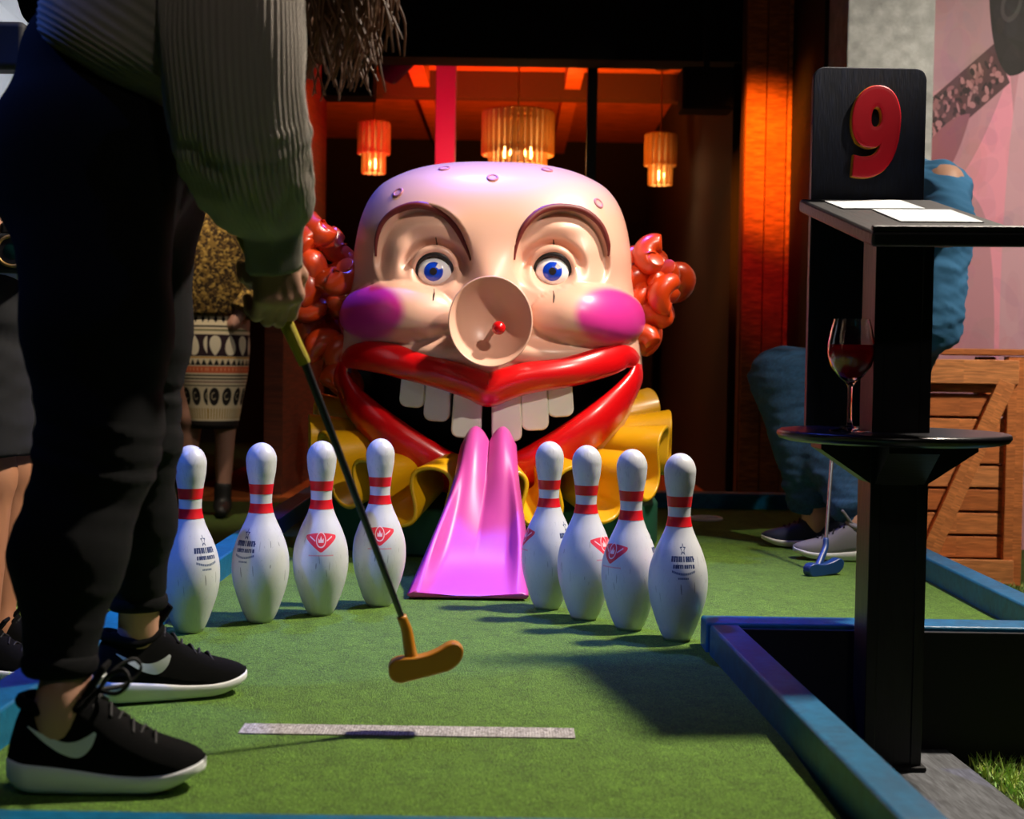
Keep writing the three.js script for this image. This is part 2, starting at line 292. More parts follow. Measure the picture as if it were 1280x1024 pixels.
// loose lawn blades on the hall floor where they can be told apart
{
  const blade = new THREE.BufferGeometry(); blade.setAttribute('position', new THREE.Float32BufferAttribute([-0.0022, 0, 0, 0.0022, 0, 0, 0.0012, 0.014, 0.003, -0.0016, 0.014, 0.003, 0, 0.026, 0.01], 3)); blade.setIndex([0, 1, 2, 0, 2, 3, 3, 2, 4]); blade.computeVertexNormals();
  const N = 26000, im = new THREE.InstancedMesh(blade, std(0xffffff, 0.8, { side: THREE.DoubleSide }), N), r = rngOf(77), m = new THREE.Matrix4(), c = new THREE.Color();
  for (let i = 0; i < N; i++) {
    let x, z; const q = r();
    if (q < 0.45) { x = 0.9 + r() * 0.75; z = -1.9 - r() * 0.86; } else if (q < 0.8) { x = -0.8 - r() * 0.8; z = -1.9 - r() * 3.2; } else { x = 1.17 + r() * 0.9; z = -3 - r() * 2; }
    m.compose(V(x, FL, z), new THREE.Quaternion().setFromEuler(new THREE.Euler((r() - 0.5) * 1.1, r() * 6.28, (r() - 0.5) * 1.1)), V(0.8 + r() * 0.6, 0.6 + r() * 0.7, 1)); im.setMatrixAt(i, m);
    c.setHSL(0.19 + r() * 0.08, 0.5 + r() * 0.2, 0.3 + r() * 0.2); im.setColorAt(i, c);
  }
  im.name = 'lawn_blades'; im.userData = { label: 'yellow green blades of artificial lawn around the raised course', category: 'grass', kind: 'stuff' }; im.castShadow = im.receiveShadow = true; scene.add(im);
}
// mural on the right: a pink painting with a dark shape and a dark patterned band
const muralTex = canvasTex(1024, 2048, (c, w, h) => {
  const r = rngOf(15), X = x => (x - 1.73) / 1.0 * w, Y = y => (2.69 - y) / 2.9 * h, poly = (col, pts) => { c.fillStyle = col; c.beginPath(); pts.forEach(([x, y], i) => i ? c.lineTo(X(x), Y(y)) : c.moveTo(X(x), Y(y))); c.fill(); };
  const curve = (col, pts) => { c.fillStyle = col; c.beginPath(); c.moveTo(X(pts[0][0]), Y(pts[0][1])); for (let i = 1; i + 1 < pts.length; i += 2) c.quadraticCurveTo(X(pts[i][0]), Y(pts[i][1]), X(pts[i + 1][0]), Y(pts[i + 1][1])); c.fill(); };
  c.fillStyle = '#b98490'; c.fillRect(0, 0, w, h);
  poly('#a8838a', [[1.73, 2.69], [2.73, 2.69], [2.73, 2.2], [2.02, 1.86], [1.73, 1.7]]);
  curve('#e093a6', [[2.06, 1.8], [1.95, 1.45], [1.84, 1.32], [1.98, 1.3], [2.0, 1.05], [2.04, 0.8], [2.02, 0.3], [2.1, 0.6], [2.12, 1.0], [2.1, 1.5], [2.06, 1.8]]);
  curve('#c79aa6', [[2.1, 1.8], [2.02, 1.2], [2.06, 0.2], [2.3, -0.2], [2.73, -0.2], [2.73, 1.0], [2.73, 2.1], [2.4, 2.0], [2.1, 1.8]]);
  c.save(); c.translate(X(1.73), Y(1.56)); c.rotate(Math.atan2(Y(1.84) - Y(1.56), X(2.04) - X(1.73))); c.fillStyle = '#4a2c30'; c.fillRect(-60, -70, 420, 135); for (let i = 0; i < 120; i++) { c.fillStyle = ['#8a5a5e', '#241216', '#a87478'][i % 3]; c.beginPath(); c.ellipse(-50 + r() * 400, -58 + r() * 110, 5 + r() * 12, 4 + r() * 7, r() * 3, 0, 7); c.fill(); } c.restore();
  curve('#8a545c', [[1.73, 1.5], [1.82, 1.62], [1.9, 1.62], [1.86, 1.45], [1.8, 1.36], [1.76, 1.36], [1.73, 1.34]]);
  curve('#15110f', [[1.96, 2.3], [1.96, 1.84], [2.06, 1.78], [2.2, 1.78], [2.3, 2.2], [2.3, 2.6], [2.2, 2.69], [2.0, 2.69], [1.96, 2.3]]);
  c.strokeStyle = '#3a3230'; c.lineWidth = 16; c.beginPath(); c.ellipse(X(2.06), Y(2.08), 34, 50, 0.5, 0, 7); c.stroke();
  for (let i = 0; i < 420; i++) { c.fillStyle = `rgba(${60 + r() * 140},${40 + r() * 110},${50 + r() * 110},.05)`; c.beginPath(); c.ellipse(r() * w, r() * h, 20 + r() * 80, 15 + r() * 60, r() * 3, 0, 7); c.fill(); }
});
const mural = obj('wall_mural', new THREE.BoxGeometry(1.0, 2.9, 0.04), std(0xffffff, 0.7, { map: muralTex })); mural.position.set(2.23, 1.24, -6.02); tag(mural, 'large pink wall mural with a dark shape and patterned band', 'mural');
struct('wall_mural_backing', bx(2.7, 3.9, 0.14, 3.06, 1.75, -6.12), M.wallDark);
// far bar: counter, shelves and a few bottles deep in the dark
const bar = thing('bar_counter', 'dark bar counter deep in the room behind the clown', 'counter', [0.2, FL + 0.021, -11.0]);
obj('front', bx(1.7, 1.0, 0.06, 0, 0.5, 0.27, 0.005), M.wallDark, bar); obj('top', bx(1.8, 0.05, 0.66, 0, 1.025, 0, 0.01), M.blackWood, bar);
// hanging speakers
for (const [x, y, l] of [[-0.85, 1.97, 'black box speaker hanging beside the magenta column'], [0.957, 1.932, 'black box speaker hanging above the dark doorway']]) {
  const s = thing('hanging_speaker', l, 'speaker', [x, y, -7.26]);
  obj('cabinet', bx(0.26, 0.21, 0.2, 0, 0, 0, 0.012), M.black, s); obj('grille', bx(0.235, 0.185, 0.012, 0, 0, 0.104, 0.005), std(0x121214, 0.95, { bumpMap: rep(fineTex, 12), bumpScale: 0.001 }), s);
  obj('bracket', [bx(0.03, 3.7 - y - 0.1, 0.03, 0, (3.7 - y + 0.1) / 2, 0)], M.black, s);
}
// columns of the bar front
const col = thing('metal_column', 'slim dark green metal column right of the chandelier', 'column', [0.403, FL + 0.021, -7.68]);
obj('shaft', bx(0.055, 2.6, 0.055, 0, 1.3, 0, 0.004), std(0x1d3a36, 0.5), col); obj('base_plate', bx(0.12, 0.015, 0.12, 0, 0.008, 0, 0.002), std(0x1d3a36, 0.5), col);
const col2 = thing('timber_column', 'painted timber column lit magenta left of the chandelier', 'column', [-0.395, FL + 0.021, -8.0]);
obj('shaft', bx(0.11, 2.6, 0.1, 0, 1.3, 0, 0.004), std(0xc9a08c, 0.6), col2); obj('base_plate', bx(0.15, 0.06, 0.14, 0, 0.03, 0, 0.004), M.black, col2);
// chandelier and two crystal pendants
const crystal = phy(0xc8ac80, 0.3, { transmission: 0.5, thickness: 0, ior: 1.4 });
const brass = std(0x8a6426, 0.35, { metalness: 0.9 });
const bulbMat = std(0xfff0c0, 0.5, { emissive: 0xffc878, emissiveIntensity: 14 });
function pendant(name, label, [x, y, z], tiers, top, power, bulbR, bulbs) {
  const t = thing(name, label, 'lamp', [x, y, z]);
  for (const [r, y0, h, n, w] of tiers) {
    obj('hoop', new THREE.TorusGeometry(r, 0.006, 8, 48).rotateX(Math.PI / 2).translate(0, y0 + h, 0), brass, t);
    const rod = bx(w, h, w * 0.6, 0, 0, 0, w * 0.25);
    for (let i = 0; i < n; i++) { const a = i / n * Math.PI * 2, m = obj('crystal_rod', rod, crystal, t); m.position.set(Math.cos(a) * r, y0 + h / 2, Math.sin(a) * r); m.rotation.y = -a + Math.PI / 2; }
  }
  obj('rod', between(V(0, tiers[0][1] + tiers[0][2], 0), V(0, top - y, 0), 0.006), brass, t);
  obj('spokes', [0, 1, 2].map(k => between(V(Math.cos(k * 2.09) * tiers[0][0], tiers[0][1] + tiers[0][2], Math.sin(k * 2.09) * tiers[0][0]), V(0, tiers[0][1] + tiers[0][2], 0), 0.005)), brass, t);
  obj('ceiling_rose', cyl(0.05, 0.03, 0.04, 0, top - y - 0.02, 0, 24), brass, t);
  for (const [bx0, by0, bz0] of bulbs) {
    obj('bulb', sph(bulbR, bx0, by0, bz0, 1, 1.3, 1), bulbMat, t);
    const l = new THREE.PointLight(0xffd090, power, 0, 2); l.position.set(bx0, by0, bz0); l.castShadow = true; l.shadow.radius = 2; t.add(l);
  }
  return t;
}
pendant('chandelier', 'large round crystal chandelier glowing amber above the clown head', [0.01, 1.7, -8.6], [[0.21, 0.08, 0.26, 34, 0.03], [0.17, 0.02, 0.1, 26, 0.026]], 2.43, 0.5, 0.03, [[0.07, 0.1, 0.03], [-0.07, 0.1, 0.03]]);
pendant('pendant_lamp', 'small two-tier crystal pendant lamp beside the magenta column', [-0.895, 1.69, -9.0], [[0.095, 0.14, 0.2, 16, 0.03], [0.068, 0.02, 0.14, 12, 0.028]], 2.43, 0.35, 0.026, [[0, 0.085, 0]]);
pendant('pendant_lamp', 'small two-tier crystal pendant lamp near the timber wall', [0.91, 1.645, -9.0], [[0.095, 0.14, 0.2, 16, 0.03], [0.068, 0.02, 0.14, 12, 0.028]], 2.43, 0.35, 0.026, [[0, 0.085, 0]]);
// unseen red, magenta and amber floodlights, placed to colour the bar room
const bl = (color, I, p, to, ang) => { unseenSpot(color, I, p, to, ang, 0.8, 4, `${color === 0xff1028 ? 'red' : color === 0xff1050 ? 'magenta' : 'amber'} floodlight`); };
bl(0xff1028, 15, [-0.65, 0.9, -8.3], [-0.62, 2.4, -9.0], 38, 0);
bl(0xff1050, 9, [-0.2, 0.9, -7.1], [-0.42, 1.9, -8.0], 18, 0);
bl(0xff7a18, 24, [0.3, 0.9, -8.3], [0.1, 2.4, -9.6], 46, 0);
bl(0xff7a18, 2.2, [-0.75, 2.15, -8.1], [-1.23, 1.85, -8.5], 36, 0);
bl(0xff5020, 2, [0.8, 2.3, -8.2], [0.7, -0.2, -9.4], 40, 0);
// lamp housings modelled around every unseen spotlight
spots.forEach(({ from, to, color, label }, i) => {
  const d = V(...to).sub(V(...from)).normalize(), a = V(...from).addScaledVector(d, -0.03), b = a.clone().addScaledVector(d, -0.2);
  const names = ['white key spotlight high beside the sign post', 'unseen narrow white spotlight high up facing the clown head', 'violet spotlight high above the clown head', 'blue spotlight high beside the golfing woman', 'unseen white spotlight high up facing the pink mural', 'unseen amber spotlight high up facing the timber wall', 'unseen red spotlight hanging low and facing the timber wall', 'unseen warm white spotlight above the woman in leopard print', 'unseen dim white spotlight lighting the golfing woman from the front', 'unseen red floodlight standing below the low bar ceiling', 'unseen magenta floodlight behind the clown facing the timber column', 'unseen amber floodlight standing below the chandelier', 'unseen amber floodlight facing the timber wall of the bar', 'unseen amber floodlight hanging from the bar ceiling'];
  const s = thing('spotlight', names[i], 'spotlight', [0, 0, 0]);
  obj('housing', between(b, a, 0.06, 0.075, 20), M.black, s);
  obj('lens', between(a, a.clone().addScaledVector(d, 0.006), 0.06, 0.06, 20), std(0x222222, 0.3, { emissive: color, emissiveIntensity: 1 }), s);
  const up = from[1] > 1.5, ceil = from[2] < -7.65 ? 2.43 : 3.7, m = a.clone().lerp(b, 0.5);
  obj('yoke', between(m, V(m.x, up ? ceil : FL + 0.02, m.z), 0.012), M.black, s);
});

// ------------------------------------------------------------------ the clown head with its tongue ramp
const clown = thing('clown_head', 'giant painted clown head with red grin, dish nose and pink tongue ramp', 'clown head', [-0.065, 0, -4.33]);
const gloss = { clearcoat: 0.55, clearcoatRoughness: 0.22 };
const P = {
  face: phy(0xffffff, 0.42, { vertexColors: true, clearcoat: 0.35, clearcoatRoughness: 0.3 }),
  flesh: phy(0xe2b098, 0.42, { clearcoat: 0.35, clearcoatRoughness: 0.3 }),
  lip: phy(0xd4080f, 0.3, gloss), mouth: std(0x08090b, 0.6), tooth: phy(0xe9e6dc, 0.3, gloss), tongue: phy(0xc848a2, 0.42, { clearcoat: 0.3, clearcoatRoughness: 0.35 }), hair: phy(0xd8420f, 0.34, gloss),
  ruff: phy(0xdca408, 0.4, gloss), brow: std(0x6e2420, 0.5), ink: std(0x120c0e, 0.45), white: phy(0xf2f2f4, 0.2, gloss), iris: phy(0x0c3fc8, 0.2, gloss), ball: phy(0xd00a12, 0.2, gloss), drum: std(0x14503a, 0.6),
};
const WID = [[0.12, 0.0], [0.135, 0.11], [0.17, 0.2], [0.22, 0.275], [0.35, 0.39], [0.45, 0.435], [0.53, 0.455], [0.69, 0.437], [0.9, 0.412], [1.0, 0.388], [1.07, 0.345], [1.11, 0.28], [1.135, 0.205], [1.148, 0.12], [1.154, 0.0]];
const DEP = [[0.12, 0.0], [0.135, 0.12], [0.17, 0.2], [0.22, 0.28], [0.35, 0.36], [0.5, 0.4], [0.7, 0.4], [0.9, 0.385], [1.0, 0.355], [1.07, 0.3], [1.11, 0.235], [1.135, 0.165], [1.148, 0.095], [1.154, 0.0]];
const NE = 2.6;
const z0 = (x, y) => { const W = Math.max(0.02, cr(WID, y)), D = cr(DEP, y), q = 1 - Math.pow(Math.min(1, Math.abs(x) / W), NE); return D * Math.pow(Math.max(0, q), 1 / NE); };
const UP = [[-0.44, 0.548], [-0.4, 0.566], [-0.32, 0.567], [-0.22, 0.545], [-0.1, 0.512], [-0.03, 0.487], [0, 0.478], [0.03, 0.487], [0.1, 0.512], [0.24, 0.535], [0.34, 0.562], [0.41, 0.578], [0.44, 0.565]];
const LO = [[-0.44, 0.53], [-0.425, 0.49], [-0.38, 0.435], [-0.29, 0.362], [-0.19, 0.292], [-0.1, 0.25], [0, 0.232], [0.1, 0.258], [0.2, 0.318], [0.31, 0.4], [0.385, 0.465], [0.43, 0.53], [0.44, 0.55]];
const LIPX = 0.963;
const mouthMask = (x0, y, x = x0 / LIPX) => Math.abs(x) > 0.425 ? 0 : sstep(0, 0.022, Math.min(cr(UP, x) - y, y - cr(LO, x)));
const EYE = [[-0.158, 0.808], [0.172, 0.814]];
function relief(x, y) { // how far paint-and-plaster features stand off the plain head, along its normal
  let d = 0;
  for (const s of [-1, 1]) {
    const [ex, ey] = EYE[s < 0 ? 0 : 1], ax = s < 0 ? -0.192 : 0.2;
    const q = Math.hypot((x - ax) / 0.137, (y - 0.832) / (y > 0.832 ? 0.158 : 0.1));
    d -= 0.046 * sstep(1.03, 0.93, q) * sstep(0.74, 0.86, y);              // ledge under the brow arch
    d += 0.034 * Math.exp(-(((x - (ax + s * 0.075)) / 0.05) ** 2 + ((y - 0.865) / 0.075) ** 2));   // outer lid fold
    d += 0.022 * Math.exp(-(((x - ax) / 0.07) ** 2 + ((y - 0.94) / 0.03) ** 2));
    const e = Math.hypot((x - ex) / 1.05, (y - ey) / 0.95);
    d -= 0.03 * Math.exp(-(((e - 0.078) / 0.014) ** 2)) * sstep(-0.03, 0.04, y - ey);              // crease above the lid
    d -= 0.05 * sstep(0.066, 0.03, e);                                                         // socket
    d -= 0.018 * Math.exp(-(((x - ex + s * 0.085) / 0.03) ** 2 + ((y - ey + 0.0) / 0.06) ** 2));  // inner corner of the eye
    const cx = s < 0 ? -0.275 : 0.29, cq = Math.hypot((x - cx) / 0.178, (y - 0.69 - s * 0.0) / 0.088);
    d += 0.098 * Math.pow(Math.max(0, 1 - cq * cq), 0.62) * lerp(0.62, 1, sstep(0.1, 0.32, Math.abs(x)));   // cheek roll
    const uq = Math.hypot((x - s * 0.15) / 0.13, (y - 0.588) / 0.045);
    d += 0.024 * Math.pow(Math.max(0, 1 - uq * uq), 0.8);                                        // puff above the lip
    d -= 0.022 * Math.exp(-(((x - s * 0.2) / 0.14) ** 2 + ((y - 0.618) / 0.02) ** 2));
    d -= 0.015 * Math.exp(-(((x - s * 0.37) / 0.06) ** 2 + ((y - 0.8) / 0.05) ** 2));           // hollow of the temple
  }
  d += 0.03 * Math.exp(-((x / 0.05) ** 2 + ((y - 0.77) / 0.07) ** 2));                          // bridge of the nose
  return d;
}
const faceZ = (x, y) => z0(x, y) + relief(x, y) * 0.97;
{
  const NT = 340, NY = 250, pos = [], col = [], idx = [], cav = [], flesh0 = new THREE.Color(0xe2b098), pink = new THREE.Color(0xcf2c8e), c = new THREE.Color();
  const mask = [];
  for (let j = 0; j <= NY; j++) {
    const t = j / NY, y = 0.12 + 1.034 * (0.5 - 0.5 * Math.cos(Math.PI * clamp(t * 0.9 + 0.05 + 0.05 * Math.sin((t - 0.5) * Math.PI))));
    const yy = clamp(y, 0.1201, 1.1539), W = Math.max(1e-4, cr(WID, yy)), D = Math.max(1e-4, cr(DEP, yy));
    for (let i = 0; i <= NT; i++) {
      const s = i / NT * 2 - 1, th = Math.PI * (0.72 * s + 0.28 * s * s * s);       // denser in front
      const rr = 1 / Math.pow(Math.pow(Math.abs(Math.sin(th)) / W, NE) + Math.pow(Math.abs(Math.cos(th)) / D, NE), 1 / NE);
      let x = rr * Math.sin(th), z = rr * Math.cos(th), mk = 0, py = yy; const bx0 = x;
      const nx = Math.sign(x) * Math.pow(Math.abs(x) / W, NE - 1) / W, nz = Math.sign(z) * Math.pow(Math.abs(z) / D, NE - 1) / D, nl = Math.hypot(nx, nz) || 1;
      if (z > -0.05) {
        const f = sstep(-0.05, 0.05, z), d = relief(x, yy) * f; mk = mouthMask(x, yy) * f;
        const fx = Math.max(0, Math.abs(x) - 0.2) / 0.25;
        x += nx / nl * d * 0.5 * clamp(fx, 0, 1); z += nz / nl * d * lerp(1, 0.9, clamp(fx)) - 0.17 * mk * clamp((0.44 - Math.abs(bx0)) / 0.12 + 0.25);
      }
      pos.push(x, py, z); mask.push(mk);
      let k = 0; for (const s2 of [-1, 1]) { const q = Math.hypot((bx0 - s2 * 0.335) / 0.105, (yy - 0.69) / 0.082); if (z > -0.02) k = Math.max(k, sstep(1.12, 0.82, q)); }
      c.copy(flesh0).lerp(pink, k); col.push(c.r, c.g, c.b);
    }
  }
  const w = NT + 1;
  for (let j = 0; j < NY; j++) for (let i = 0; i < NT; i++) { const a = j * w + i, b = a + 1, d = a + w, e = d + 1, dst = Math.min(mask[a], mask[b], mask[d], mask[e]) > 0.02 ? cav : idx; dst.push(a, b, d, b, e, d); }
  const g = new THREE.BufferGeometry(); g.setAttribute('position', new THREE.Float32BufferAttribute(pos, 3)); g.setAttribute('color', new THREE.Float32BufferAttribute(col, 3)); g.setIndex(idx.concat(cav)); g.computeVertexNormals();
  const cut = ind => { const o = new THREE.BufferGeometry(); for (const k of ['position', 'normal', 'color']) o.setAttribute(k, g.attributes[k]); o.setIndex(ind); const n = o.toNonIndexed(); return mergeVertices(n); };
  obj('head', cut(idx), P.face, clown);
  const cg = cut(cav); cg.deleteAttribute('color'); obj('mouth_cavity', cg, P.mouth, clown).userData.label = 'black inside of the grinning mouth';
}
// lips: swept along the edge of the mouth
function lipSweep(pts, wid, lift) {
  const c = new THREE.CatmullRomCurve3(pts.map(([x, y]) => V(x * LIPX, y, 0)), false, 'centripetal'), n = 150, rows = [];
  for (let j = 0; j <= n; j++) {
    const t = j / n, p = c.getPoint(t), tg = c.getTangent(t), nx = -tg.y, ny = tg.x, wv = cr(wid, t), l = cr(lift, t), row = [], zb = z0(clamp(p.x, -0.435, 0.435), p.y);
    for (let i = 0; i < 20; i++) { const a = i / 20 * Math.PI * 2, u = Math.cos(a), v = Math.sin(a), xx = p.x + nx * u * wv, yy = p.y + ny * u * wv; row.push(V(xx, yy, lerp(zb, z0(clamp(xx, -0.44, 0.44), yy), 0.5) + 0.004 + v * l)); }
    rows.push(row);
  }
  return loft(rows);
}
obj('upper_lip', lipSweep([[-0.445, 0.548], [-0.4, 0.564], [-0.32, 0.565], [-0.22, 0.543], [-0.1, 0.512], [-0.035, 0.491], [0, 0.476], [0.035, 0.491], [0.1, 0.512], [0.24, 0.536], [0.34, 0.562], [0.405, 0.576], [0.445, 0.56]],
  [[0, 0.018], [0.06, 0.032], [0.16, 0.045], [0.3, 0.043], [0.44, 0.045], [0.5, 0.044], [0.56, 0.046], [0.7, 0.044], [0.84, 0.042], [0.94, 0.03], [1, 0.018]], [[0, 0.02], [0.1, 0.03], [0.3, 0.042], [0.5, 0.05], [0.7, 0.042], [0.9, 0.03], [1, 0.02]]), P.lip, clown);
obj('lower_lip', lipSweep([[-0.445, 0.55], [-0.448, 0.505], [-0.42, 0.445], [-0.37, 0.395], [-0.29, 0.335], [-0.195, 0.275], [-0.1, 0.233], [0, 0.216], [0.1, 0.242], [0.205, 0.302], [0.308, 0.378], [0.382, 0.446], [0.432, 0.512], [0.445, 0.558]],
  [[0, 0.014], [0.08, 0.03], [0.2, 0.052], [0.35, 0.064], [0.5, 0.06], [0.65, 0.064], [0.8, 0.052], [0.92, 0.03], [1, 0.014]], [[0, 0.02], [0.15, 0.034], [0.35, 0.048], [0.65, 0.048], [0.85, 0.034], [1, 0.02]]), P.lip, clown);
// teeth: six separate rounded blocks
for (const [x, yt, yb, w, tilt] of [[-0.213, 0.53, 0.43, 0.062, -0.06], [-0.143, 0.505, 0.393, 0.064, -0.05], [-0.06, 0.485, 0.348, 0.074, -0.04], [0.05, 0.475, 0.34, 0.075, 0.03], [0.128, 0.49, 0.372, 0.067, 0.05], [0.199, 0.51, 0.41, 0.064, 0.06]]) {
  const h = yt - yb, s = new THREE.Shape(), r = 0.02, a = w / 2; s.moveTo(-a * 0.94, h / 2); s.lineTo(a * 0.94, h / 2); s.lineTo(a, -h / 2 + r); s.quadraticCurveTo(a, -h / 2, a - r, -h / 2); s.lineTo(-a + r, -h / 2); s.quadraticCurveTo(-a, -h / 2, -a, -h / 2 + r);
  const g = new THREE.ExtrudeGeometry(s, { depth: 0.03, bevelSize: 0.005, bevelThickness: 0.006, bevelSegments: 3, curveSegments: 8 }); g.translate(0, 0, -0.03);
  turnXYZ(g, 0.06, x * 0.5, tilt, x, (yt + yb) / 2, z0(x, 0.45) - 0.014); obj('tooth', g, P.tooth, clown);
}
// nose dish, its ball on a stem
{
  const prof = [[0.07, 0.3], [0.074, 0.385], [0.08, 0.43], [0.093, 0.475], [0.107, 0.51], [0.1145, 0.527], [0.1165, 0.533], [0.115, 0.538], [0.111, 0.536], [0.102, 0.518], [0.09, 0.496], [0.072, 0.474], [0.05, 0.458], [0.025, 0.449], [0.0001, 0.447]];
  const g = lathe(prof, 64); g.rotateX(Math.PI / 2); g.scale(0.97, 1.05, 1); turnXYZ(g, -0.05, 0, 0, 0.004, 0.638, 0.0); obj('nose_dish', g, P.flesh, clown);
  const nb = obj('nose_ball', sph(0.0185, 0.026, 0.648, 0.522), P.ball, clown); nb.userData.label = 'small red ball in the dish of the nose';
  obj('stem', between(V(0.018, 0.652, 0.46), V(0.026, 0.648, 0.522), 0.007, 0.007, 12), P.ball, nb);
}
// eyes
EYE.forEach(([ex, ey], i) => {
  const s = i ? 1 : -1, z = faceZ(ex, ey) + 0.012, e = obj('eyeball', sph(1, ex, ey - 0.002, z, 0.05, 0.043, 0.036, 40), P.white, clown);
  const capG = (r, cx, cy, off) => { const g = new THREE.CircleGeometry(r, 40), p = g.attributes.position; for (let k = 0; k < p.count; k++) { const x = p.getX(k) + cx, y = p.getY(k) + cy; p.setXYZ(k, ex + x, ey - 0.002 + y, z + 0.036 * Math.sqrt(Math.max(0, 1 - (x / 0.05) ** 2 - (y / 0.043) ** 2)) + off); } g.computeVertexNormals(); return g; };
  const lx = i ? 0.0 : -0.002;
  obj('iris', new THREE.RingGeometry(0.0001, 0.027, 40, 6) && (() => { const g = new THREE.RingGeometry(0.0001, 0.027, 40, 6), p = g.attributes.position; for (let k = 0; k < p.count; k++) { const x = p.getX(k) + lx, y = p.getY(k); p.setXYZ(k, ex + x, ey - 0.002 + y, z + 0.036 * Math.sqrt(Math.max(0, 1 - (x / 0.05) ** 2 - (y / 0.043) ** 2)) + 0.0008); } g.computeVertexNormals(); return g; })(), P.iris, e);
  obj('pupil', capG(0.0105, lx, 0, 0.0022), P.ink, e);
  const star = new THREE.Shape(); star.moveTo(0.001, 0.001); star.lineTo(0.013, 0.024); star.quadraticCurveTo(0.022, 0.02, 0.023, 0.009); star.closePath();
  const sg = new THREE.ShapeGeometry(star); sg.translate(ex + lx, ey - 0.002, z + 0.0352); sg.rotateY(0); obj('painted_glint', sg, P.white, e);
  const arc = (rx, ry, a0, a1, dz, n = 14) => Array.from({ length: n }, (_, k) => { const a = lerp(a0, a1, k / (n - 1)); return V(ex + Math.cos(a) * rx, ey + Math.sin(a) * ry, z + dz + 0.012 * Math.sin(a)); });
  obj('eyeliner', tube(arc(0.051, 0.047, R(205), R(-25), 0.012), t => 0.0065 * (0.55 + 0.45 * Math.sin(t * Math.PI)), { n: 40, seg: 8 }), P.ink, clown);
  obj('eyelid', tube(arc(0.06, 0.061, R(205), R(-25), 0.008), t => 0.0125 * (0.6 + 0.4 * Math.sin(t * Math.PI)), { n: 40, seg: 10 }), P.flesh, clown);
  obj('lower_eyelid', tube(arc(0.052, 0.05, R(200), R(340), 0.004), 0.0095, { n: 30, seg: 10 }), P.flesh, clown);
  for (const [x, y0, y1] of [[ex + 0.002, 0.902, 0.868], [ex + 0.002, 0.755, 0.722]]) obj('lash_line', tube([0, 0.5, 1].map(t => V(x + Math.sin(t * 3) * 0.002, lerp(y0, y1, t), faceZ(x, lerp(y0, y1, t)) + 0.001)), t => 0.0026 * (1 - Math.abs(t - 0.5)), { n: 12, seg: 6 }), P.ink, clown);
});
// painted brow arches
for (const pts of [[[-0.328, 0.85], [-0.325, 0.9], [-0.305, 0.948], [-0.262, 0.98], [-0.2, 0.992], [-0.14, 0.972], [-0.1, 0.93], [-0.075, 0.885], [-0.056, 0.838]], [[0.064, 0.84], [0.072, 0.89], [0.096, 0.94], [0.14, 0.98], [0.2, 0.993], [0.262, 0.982], [0.308, 0.945], [0.33, 0.895], [0.333, 0.862]]])
  obj('eyebrow', tube(pts.map(([x, y]) => V(x, y, faceZ(x, y) + 0.002)), t => 0.0105 * Math.pow(Math.sin(Math.PI * clamp(t, 0.04, 0.96)), 0.5), { n: 60, seg: 8 }), P.brow, clown);
// bolt covers on the forehead
for (const [x, y] of [[-0.268, 1.032], [0.302, 1.012], [0.0, 1.075], [-0.14, 1.108], [0.155, 1.11]]) {
  const z = z0(x, y), nrm = V((z0(x - 0.01, y) - z0(x + 0.01, y)) / 0.02, (z0(x, y - 0.008) - z0(x, y + 0.008)) / 0.016, 1).normalize();
  const g = new THREE.TorusGeometry(0.0135, 0.0042, 8, 28), q = new THREE.Quaternion().setFromUnitVectors(V(0, 0, 1), nrm), d = new THREE.CylinderGeometry(0.013, 0.013, 0.004, 24).rotateX(Math.PI / 2);
  g.applyQuaternion(q); d.applyQuaternion(q); g.translate(x, y, z); d.translate(x, y, z);
  const ring = obj('bolt_ring', g, std(0xb4707a, 0.5), clown); obj('bolt_cover', d, std(0xd69c98, 0.5), ring);
}
// tongue ramp
{
  const path = [[0, 0.27, 0.2], [0.004, 0.305, 0.36], [0.004, 0.322, 0.44], [0.003, 0.298, 0.51], [0, 0.232, 0.6], [-0.008, 0.152, 0.72], [-0.02, 0.066, 0.86], [-0.03, 0.008, 1.02]].map(p => V(...p));
  const c = new THREE.CatmullRomCurve3(path, false, 'centripetal'), n = 90, rows = [];
  for (let j = 0; j <= n; j++) {
    const t = j / n, p = c.getPointAt(t), tg = c.getTangentAt(t), up = V(0, tg.z, -tg.y).normalize(), row = [], hw = cr([[0, 0.064], [0.25, 0.074], [0.45, 0.088], [0.7, 0.116], [1, 0.143]], t), k = sstep(0.25, 0.85, t), th = lerp(0.02, 0.006, t), m = 36;
    for (let i = 0; i <= m; i++) {
      const u = i / m * 2 - 1, a = Math.abs(u), hump = 0.05 * Math.pow(Math.sin(Math.PI * Math.min(1, a * 0.94 + 0.03)), 0.8), rail = 0.052 * Math.exp(-(((a - 0.86) / 0.14) ** 2)) + 0.012 * Math.exp(-((a / 0.09) ** 2)) * 0, edge = 1 - Math.pow(a, 10);
      const h = lerp(hump, rail, k) * edge * lerp(1, 0.18, sstep(0.72, 1, t)), wob = 1 + 0.03 * Math.sin(t * 9 + (u > 0 ? 1 : 0));
      row.push(p.clone().add(V(u * hw * wob, 0, 0)).addScaledVector(up, h + th * 0.5));
    }
    for (let i = m - 1; i > 0; i--) { const u = i / m * 2 - 1; row.push(p.clone().add(V(u * hw, 0, 0)).addScaledVector(up, -th * 0.5)); }
    for (const q of row) if (q.y < 0.002) q.y = 0.002;
    rows.push(row);
  }
  obj('tongue', loft(rows), P.tongue, clown).userData.label = 'pink tongue ramp running from the mouth down to the carpet';
}
